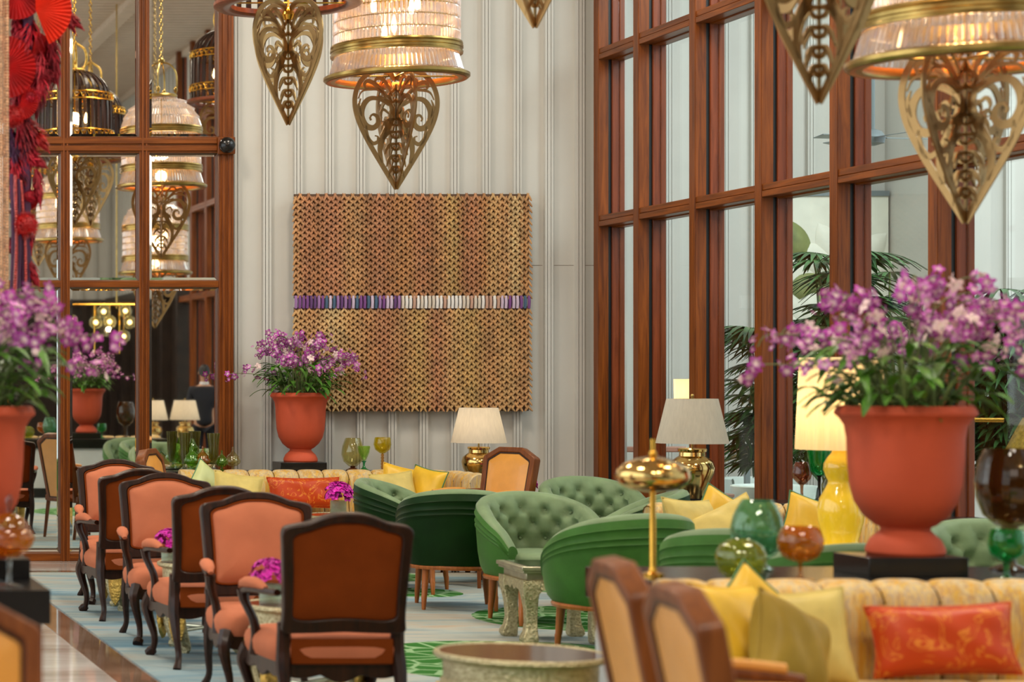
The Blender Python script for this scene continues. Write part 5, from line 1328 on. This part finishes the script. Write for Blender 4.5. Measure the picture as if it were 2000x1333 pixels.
def wooden_pendant(label, X, Y, Z, leafrot, leaf_drop=.78, lit=14):
    t = pend_root(label, X, Y, Z, 'dark wooden cage pendants')
    mb = MB(); mb.lathe([(.365, .0), (.38, -.012), (.46, -.012), (.476, 0), (.476, .02), (.455, .035), (.40, .04), (.37, .03), (.365, 0)], 96, cap=False); mb.build('bottom_ring', M['wwood_r'], t)
    prof = catmull([Vector(p) for p in [(.40, 0, .03), (.40, 0, .30), (.395, 0, .50), (.37, 0, .64), (.31, 0, .75), (.21, 0, .83), (.10, 0, .87)]], 3)
    for k in range(28):
        a = 2*pi*k/28; mb = MB().at(Matrix.Rotation(a, 4, 'Z')); vv = []
        for p in prof:
            w = .017*(.35+.65*p.x/.4)
            vv += [(p.x+.006, -w, p.z), (p.x+.006, w, p.z), (p.x-.008, w, p.z), (p.x-.008, -w, p.z)]
        n_ = len(prof); mb.add(vv, [(i*4+q, i*4+(q+1) % 4, i*4+4+(q+1) % 4, i*4+4+q) for i in range(n_-1) for q in range(4)])
        mb.build('wooden_slat', M['dwood'], t, smooth=0)
    for z in (.13, .53):
        mb = MB(); r = .416 if z < .3 else .408; 
        for zz in (z, z+.075): mb.tube([(r*cos(2*pi*k/72), r*sin(2*pi*k/72), zz) for k in range(72)], .009, 6, closed=True)
        for k in range(72):
            a0, a1 = 2*pi*k/72, 2*pi*(k+1)/72; za, zb_ = (z, z+.075) if k % 2 else (z+.075, z); mb.tube([(r*cos(a0), r*sin(a0), za), (r*cos(a1), r*sin(a1), zb_)], .006, 4)
            if k % 2: mb.ball((r*cos(a0), r*sin(a0), z+.037), .014, 6, 4)
        mb.build('gilt_lattice_band', M['gold'], t)
    mb = MB(); mb.lathe([(0, .90), (.05, .89), (.11, .885), (.12, .87), (.10, .86)], 32, cap=False); mb.lathe([(0, .90), (.035, .90), (.02, .93), (.03, .96), (.0, .99)], 16); mb.build('crown_cap', M['goldleaf'], t)
    for k in range(4):
        mb = MB().at(Matrix.Rotation(pi/2*k+.3, 4, 'Z')); mb.tube(catmull([(.10, 0, .88), (.13, 0, .98), (.11, 0, 1.09), (.04, 0, 1.15), (0, 0, 1.17)], 5), .014, 8); mb.build('crown_scroll', M['goldleaf'], t)
    chain(t, 1.18, CZ-Z-.1, M['gold'])
    leaf_mesh(t, leafrot, -leaf_drop)
    mb = MB(); mb.lathe([(0, -.01), (.03, -.03), (.045, -.07), (.03, -.10), (0, -.11)], 16); mb.tube([(0, 0, -.02), (0, 0, .9)], .008, 6); mb.tube([(-.37, 0, .01), (.37, 0, .01)], .006, 6); mb.build('inner_rod', M['gold'], t)
    for k in range(4):
        a = pi/2*k+.5; mb = MB(); mb.lathe([(0, 0), (.014, .008), (.02, .04), (.006, .1), (0, .115)], 10, c=(.13*cos(a), .13*sin(a), .3)); mb.build('candle_bulb', M['bulb'], t)
    if lit: point_light('cage_light', (X, Y, Z+.36), lit, (1, .66, .34), .06)
    return t
crystal_pendant('crystal cage pendant at the centre above the woven hanging', 4.41, 14.45, 3.575, R(8), .725, 20)
crystal_pendant('crystal cage pendant cut off at the top right corner', 5.33, 9.34, 2.925, R(28), .68, 14)
wooden_pendant('dark wooden cage pendant at the top left of centre', 3.568, 14.0, 4.01, R(30), .78, 12)
crystal_pendant('crystal pendant whose brass leaf hangs at the upper right, left of the corner one', 4.32, 8.6, 3.39, R(16), .72, 12)
wooden_pendant('cage pendant of which only a leaf tip shows at the top edge', 4.18, 11.3, 4.20, R(35), .78, 0)
wooden_pendant('dark cage pendant seen only in the mirror, upper right pane', 5.75, 11.5, 4.86, R(10), .78, 0)
wooden_pendant('dark cage pendant seen only in the mirror, behind the red garland', 4.29, 6.0, 4.0, R(30), .78, 16)

# globe chandelier (seen in the mirror)
t = thing('globe_chandelier', 'brass chandelier of amber glass globes reflected in the mirror', 'chandelier', (5.3, 6.0, 0))
gl_ = [(-.18, 0, 2.40), (.02, 0, 2.41), (.30, .05, 2.40), (.24, -.1, 2.20), (-.1, .2, 2.55), (.22, .15, 2.56), (-.55, .1, 2.42), (-.72, -.1, 2.58)]
mb = MB(); mb.tube([(.12, 0, 2.6), (.12, 0, CZ-.1)], .012, 6); mb.build('rod', M['brass'], t)
for g in gl_:
    mb = MB(); mb.ball(g, .095, 20, 14); gb = mb.build('glass_globe', M['g_honey'], t)
    mb = MB(); mb.ball(g, .035, 10, 8); mb.build('bulb', M['bulb2'], gb)
mb = MB(); mb.tube([(-.8, 0, 2.66), (.4, 0, 2.66)], .01, 6); mb.tube([(-.2, 0, 2.66), (-.2, 0, 1.95), (.16, 0, 1.95), (.16, 0, 2.66)], .008, 6)
for g in gl_: mb.tube([(g[0], g[1], g[2]+.09), (g[0], 0, 2.66)], .005, 4)
mb.build('brass_frame', M['gold'], t)
point_light('chandelier_light', (5.3, 6.0, 2.3), 8, (1, .7, .4), .02)

# ------------------------------------------------------------------ red garland and bead strings at the left edge
GY = 10.8
def GP(px, py, dy=0): return P(px, py, GY+dy)
gar = thing('hanging_garland', 'red garland of paper fans, plumes and cords at the left edge', 'garland', (PXx(60, GY), GY, 0))
off = Matrix.Translation((-PXx(60, GY), -GY, 0))
rg = random.Random(9)
mb = MB().at(off); mb.tube([GP(50, 560), GP(48, 300), GP(55, 0), P(60, 0, GY)+Vector((0, 0, CZ-PZ(0, GY)-.1))], .03, 8); mb.build('rope_core', M['purple'], gar)
def fan_(px, py, rpx, a0, a1, mat, tilt, yaw, dy):
    c = GP(px, py, dy); r = rpx*GY/F; Mx = off @ Matrix.Translation(c) @ Matrix.Rotation(yaw, 4, 'Z') @ Matrix.Rotation(tilt, 4, 'X'); mb = MB().at(Mx)
    n_ = 44; vv = [(0, 0, 0)]; ff = []
    for i in range(n_+1):
        a = R(a0)+(R(a1)-R(a0))*i/n_
        for q in range(1, 4):
            rr = r*q/3; vv.append((rr*cos(a), (.05*rr if i % 2 else -.05*rr), rr*sin(a)))
    for i in range(n_):
        b0, b1 = 1+i*3, 4+i*3; ff += [(0, b0, b1), (b0, b0+1, b1+1, b1), (b0+1, b0+2, b1+2, b1+1)]
    mb.add(vv, ff); mb.build('paper_fan', mat, gar, smooth=0)
fan_(70, 20, 70, -70, 90, M['redorange'], R(10), R(-20), -.12)
fan_(10, 130, 62, -90, 100, M['red'], R(-5), R(10), -.10)
fan_(60, 118, 56, -60, 90, M['red'], R(15), R(25), -.02)
fan_(30, -20, 60, -170, 10, M['red'], R(-8), R(0), -.05)
fan_(20, 60, 52, -80, 60, M['crimson'], R(0), R(0), .02)
fan_(40, 200, 34, -120, 80, M['red'], R(5), R(-10), -.08)
fan_(55, 385, 26, -100, 60, M['red'], R(10), R(20), .0)
def plume(px0, py0, px1, py1, mat, w, n=70, dy=0):
    a, b_ = GP(px0, py0, dy), GP(px1, py1, dy); d = b_-a; L_ = d.length; d.normalize(); s1 = d.orthogonal().normalized(); s2 = d.cross(s1); mb = MB().at(off)
    for k in range(n*3):
        u = rg.uniform(0, .8); an = rg.uniform(0, 6.28); rr = w*GY/F*sin(pi*min(u+.25, 1))*rg.uniform(.4, 1); dir_ = s1*cos(an)+s2*sin(an)
        p = a+d*(L_*u)+dir_*rr*.25; q = p+d*(L_*.24)+dir_*rr*.9; s_ = dir_.cross(d)*.0022*2
        mid = (p+q)/2+dir_*rr*.22
        mb.add([p-s_, p+s_, mid+s_, mid-s_, q], [(0, 1, 2, 3), (3, 2, 4)])
    mb.tube([a, b_], [.012, .003], 5); mb.build('plume', mat, gar, smooth=0)
for args in ((60, 40, 40, 160, M['crimson'], 40), (80, 100, 70, 240, M['crimson'], 36), (35, 150, 50, 280, M['crimson'], 34), (30, 300, 30, 420, M['crimson'], 28), (90, 10, 120, 90, M['red'], 30), (95, 60, 115, 175, M['crimson'], 20), (60, 120, 112, 165, M['crimson'], 22), (40, 225, 75, 330, M['crimson'], 26), (50, 235, 98, 300, M['red'], 24), (35, 240, 60, 350, M['crimson'], 26), (20, 250, 40, 370, M['purple'], 22), (110, 0, 150, 70, M['crimson'], 18), (120, 20, 165, 60, M['crimson'], 14),
             (70, 330, 80, 410, M['crimson'], 14), (30, 30, 38, 90, M['crimson'], 14), (50, 500, 78, 570, M['crimson'], 14), (52, 410, 62, 500, M['crimson'], 16), (60, 170, 110, 130, M['crimson'], 18), (45, 300, 95, 330, M['crimson'], 18)):
    plume(*args, n=110)
def pompom(px, py, rpx, mat, dy=-.06):
    c = GP(px, py, dy); r = rpx*GY/F; mb = MB().at(off); mb.ball(c, r*.7, 14, 10)
    for k in range(700):
        v = Vector((rg.gauss(0, 1), rg.gauss(0, 1), rg.gauss(0, 1))).normalized(); s_ = v.orthogonal().normalized()*.004; mb.add([c+v*r*.55-s_, c+v*r*.55+s_, c+v*r*rg.uniform(.85, 1.05)], [(0, 1, 2)])
    mb.build('pompom', mat, gar, smooth=0)
pompom(48, 440, 30, M['red']); pompom(24, 228, 26, M['red'], -.1); pompom(60, 190, 22, M['crimson']); pompom(52, 385, 20, M['crimson'], 0); pompom(80, 95, 24, M['crimson'], .05); pompom(30, 480, 22, M['crimson'], .04); pompom(100, 30, 26, M['crimson'], .08)
for k, (x0, x1, col) in enumerate(((22, 20, 'purple'), (30, 26, 'bead_r'), (36, 34, 'purple'), (41, 50, 'bead_r'), (28, 34, 'bead_r'), (32, 44, 'purple'), (24, 30, 'purple'), (38, 58, 'purple'))):
    mb = MB().at(off); a = GP(x0, 340+5*k, -.09+.01*k); b_ = GP(x1, 610, -.09+.01*k); mid = a.lerp(b_, .5)+Vector((.01, 0, 0))
    path = catmull([a, mid, b_], 30)
    if col == 'purple': mb.tube(path, .009, 6)
    else:
        mb.tube(path, .003, 4)
        for p in path[::1]: mb.ball(p, .0085, 6, 5)
    mb.build('cord' if col == 'purple' else 'bead_cord', M[col], gar)
for k in range(7):
    px = -22+6.1*k; nm = MB(); a = P(px, 620+8*(k % 3), 10.4+.03*(k % 2)); top = a.copy(); top.z = CZ-.1; L_ = top.z-a.z; n_ = int(L_/.0145)
    nm.tube([a, top], .004, 4)
    for i in range(n_): z = a.z+i*.0145; nm.ball((a.x, a.y, z), .0085, 6, 4)
    tag(nm.build('bead_string', M['bead']), 'tan bead string hanging from the ceiling at the left edge', 'bead string', 'tan bead strings at the left edge')

# ------------------------------------------------------------------ man in a dark suit (reflected in the mirror), back to the mirror
man = thing('person', 'man in a dark suit standing with his back to the mirror', 'person', (7.0, 4.55, 0)); man.rotation_euler.z = R(12)
def skin(name, joints, edges, mat, parent, root=0, sub=2):
    me = bpy.data.meshes.new(name); me.from_pydata([j[0] for j in joints], edges, []); me.materials.append(mat)
    o = bpy.data.objects.new(name, me); COL.objects.link(o); o.parent = parent
    md = o.modifiers.new('skin', 'SKIN'); md.use_smooth_shade = True
    for i, j in enumerate(joints):
        r = j[1] if isinstance(j[1], tuple) else (j[1], j[1]); me.skin_vertices[0].data[i].radius = r; me.skin_vertices[0].data[i].use_root = (i == root)
    s_ = o.modifiers.new('sub', 'SUBSURF'); s_.levels = sub; s_.render_levels = sub
    return o
J = [((0, 0, .96), (.14, .11)), ((0, 0, 1.15), (.13, .10)), ((0, .01, 1.36), (.15, .11)), ((0, .01, 1.49), (.07, .06)), ((0, 0, 1.56), (.052, .052)), ((0, -.01, 1.66), (.078, .092)), ((0, -.01, 1.75), (.07, .085)),
     ((.17, .01, 1.43), .055), ((.215, .02, 1.17), .042), ((.22, -.05, .93), .030), ((.22, -.07, .86), .032),
     ((-.17, .01, 1.43), .055), ((-.215, .02, 1.17), .042), ((-.22, -.05, .93), .030), ((-.22, -.07, .86), .032),
     ((.09, 0, .88), .085), ((.10, -.01, .50), .058), ((.10, .02, .09), .04), ((.10, -.13, .04), .036),
     ((-.09, 0, .88), .085), ((-.10, -.01, .50), .058), ((-.10, .02, .09), .04), ((-.10, -.13, .04), .036)]
E = [(0, 1), (1, 2), (2, 3), (3, 4), (4, 5), (5, 6), (2, 7), (7, 8), (8, 9), (9, 10), (2, 11), (11, 12), (12, 13), (13, 14), (0, 15), (15, 16), (16, 17), (17, 18), (0, 19), (19, 20), (20, 21), (21, 22)]
skin('body', J, E, M['skin'], man)
JJ = [((0, 0, .84), (.17, .13)), ((0, 0, 1.0), (.165, .13)), ((0, 0, 1.18), (.155, .125)), ((0, .01, 1.37), (.175, .13)), ((0, .01, 1.47), (.10, .08)), ((.19, .01, 1.42), .07), ((.225, .02, 1.17), .058), ((.225, -.045, .95), .048), ((-.19, .01, 1.42), .07), ((-.225, .02, 1.17), .058), ((-.225, -.045, .95), .048)]
skin('jacket', JJ, [(0, 1), (1, 2), (2, 3), (3, 4), (3, 5), (5, 6), (6, 7), (3, 8), (8, 9), (9, 10)], M['suit'], man)
JT = [((0, 0, .95), (.15, .12)), ((.09, 0, .85), .10), ((.10, -.01, .50), .078), ((.10, .01, .07), .068), ((-.09, 0, .85), .10), ((-.10, -.01, .50), .078), ((-.10, .01, .07), .068)]
skin('trousers', JT, [(0, 1), (1, 2), (2, 3), (0, 4), (4, 5), (5, 6)], M['suit'], man)
mb = MB(); mb.lathe([(.068, 1.495), (.072, 1.51), (.066, 1.54), (.060, 1.54), (.062, 1.50)], 24, cap=False); mb.build('shirt_collar', M['shirt'], man)
mb = MB()
mb.grid(24, 9, lambda i, j: (.086*sin(pi*(.5*j/8))*cos(2*pi*i/24), -.003+.105*sin(pi*.5*j/8)*sin(2*pi*i/24)+.012, 1.69+.118*cos(pi*.5*j/8)-(.075*max(0, sin(2*pi*i/24)) if j > 5 else 0)), cu=True); mb.build('hair', M['hair'], man)
for s_ in (-1, 1):
    mb = MB(); mb.ball((.085*s_, .0, 1.675), .022, 10, 8, (.4, .8, 1.2)); mb.build('ear', M['skin'], man)
    mb = MB(); mb.ball((.03*s_, -.095, 1.69), .011, 10, 8); mb.build('eye', M['shirt'], man)
    for f in range(4):
        mb = MB(); x0 = .222*s_; y0 = -.085+.02*f; mb.tube([(x0, y0, .85), (x0-.006*s_, y0-.004, .81), (x0-.018*s_, y0-.004, .775+.006*abs(f-1.5))], [.009, .009, .006], 8); mb.build('finger', M['skin'], man)
    mb = MB(); mb.tube([(x0-.01*s_, -.095, .87), (x0-.02*s_, -.115, .835), (x0-.025*s_, -.118, .81)], [.011, .01, .007], 8); mb.build('thumb', M['skin'], man)
    mb = MB(); mb.ball((.10*s_, -.05, .045), .055, 16, 10, (.85, 2.5, .8)); mb.build('shoe', M['black'], man)
mb = MB(); mb.tube([(0, -.098, 1.70), (0, -.118, 1.662), (0, -.10, 1.652)], [.008, .015, .010], 8); mb.build('nose', M['skin'], man)
mb = MB(); mb.tube([(-.025, -.098, 1.622), (0, -.106, 1.62), (.025, -.098, 1.622)], [.004, .006, .004], 8); mb.build('mouth', plain('lip', srgb(170, 96, 84), .5, var=0), man)
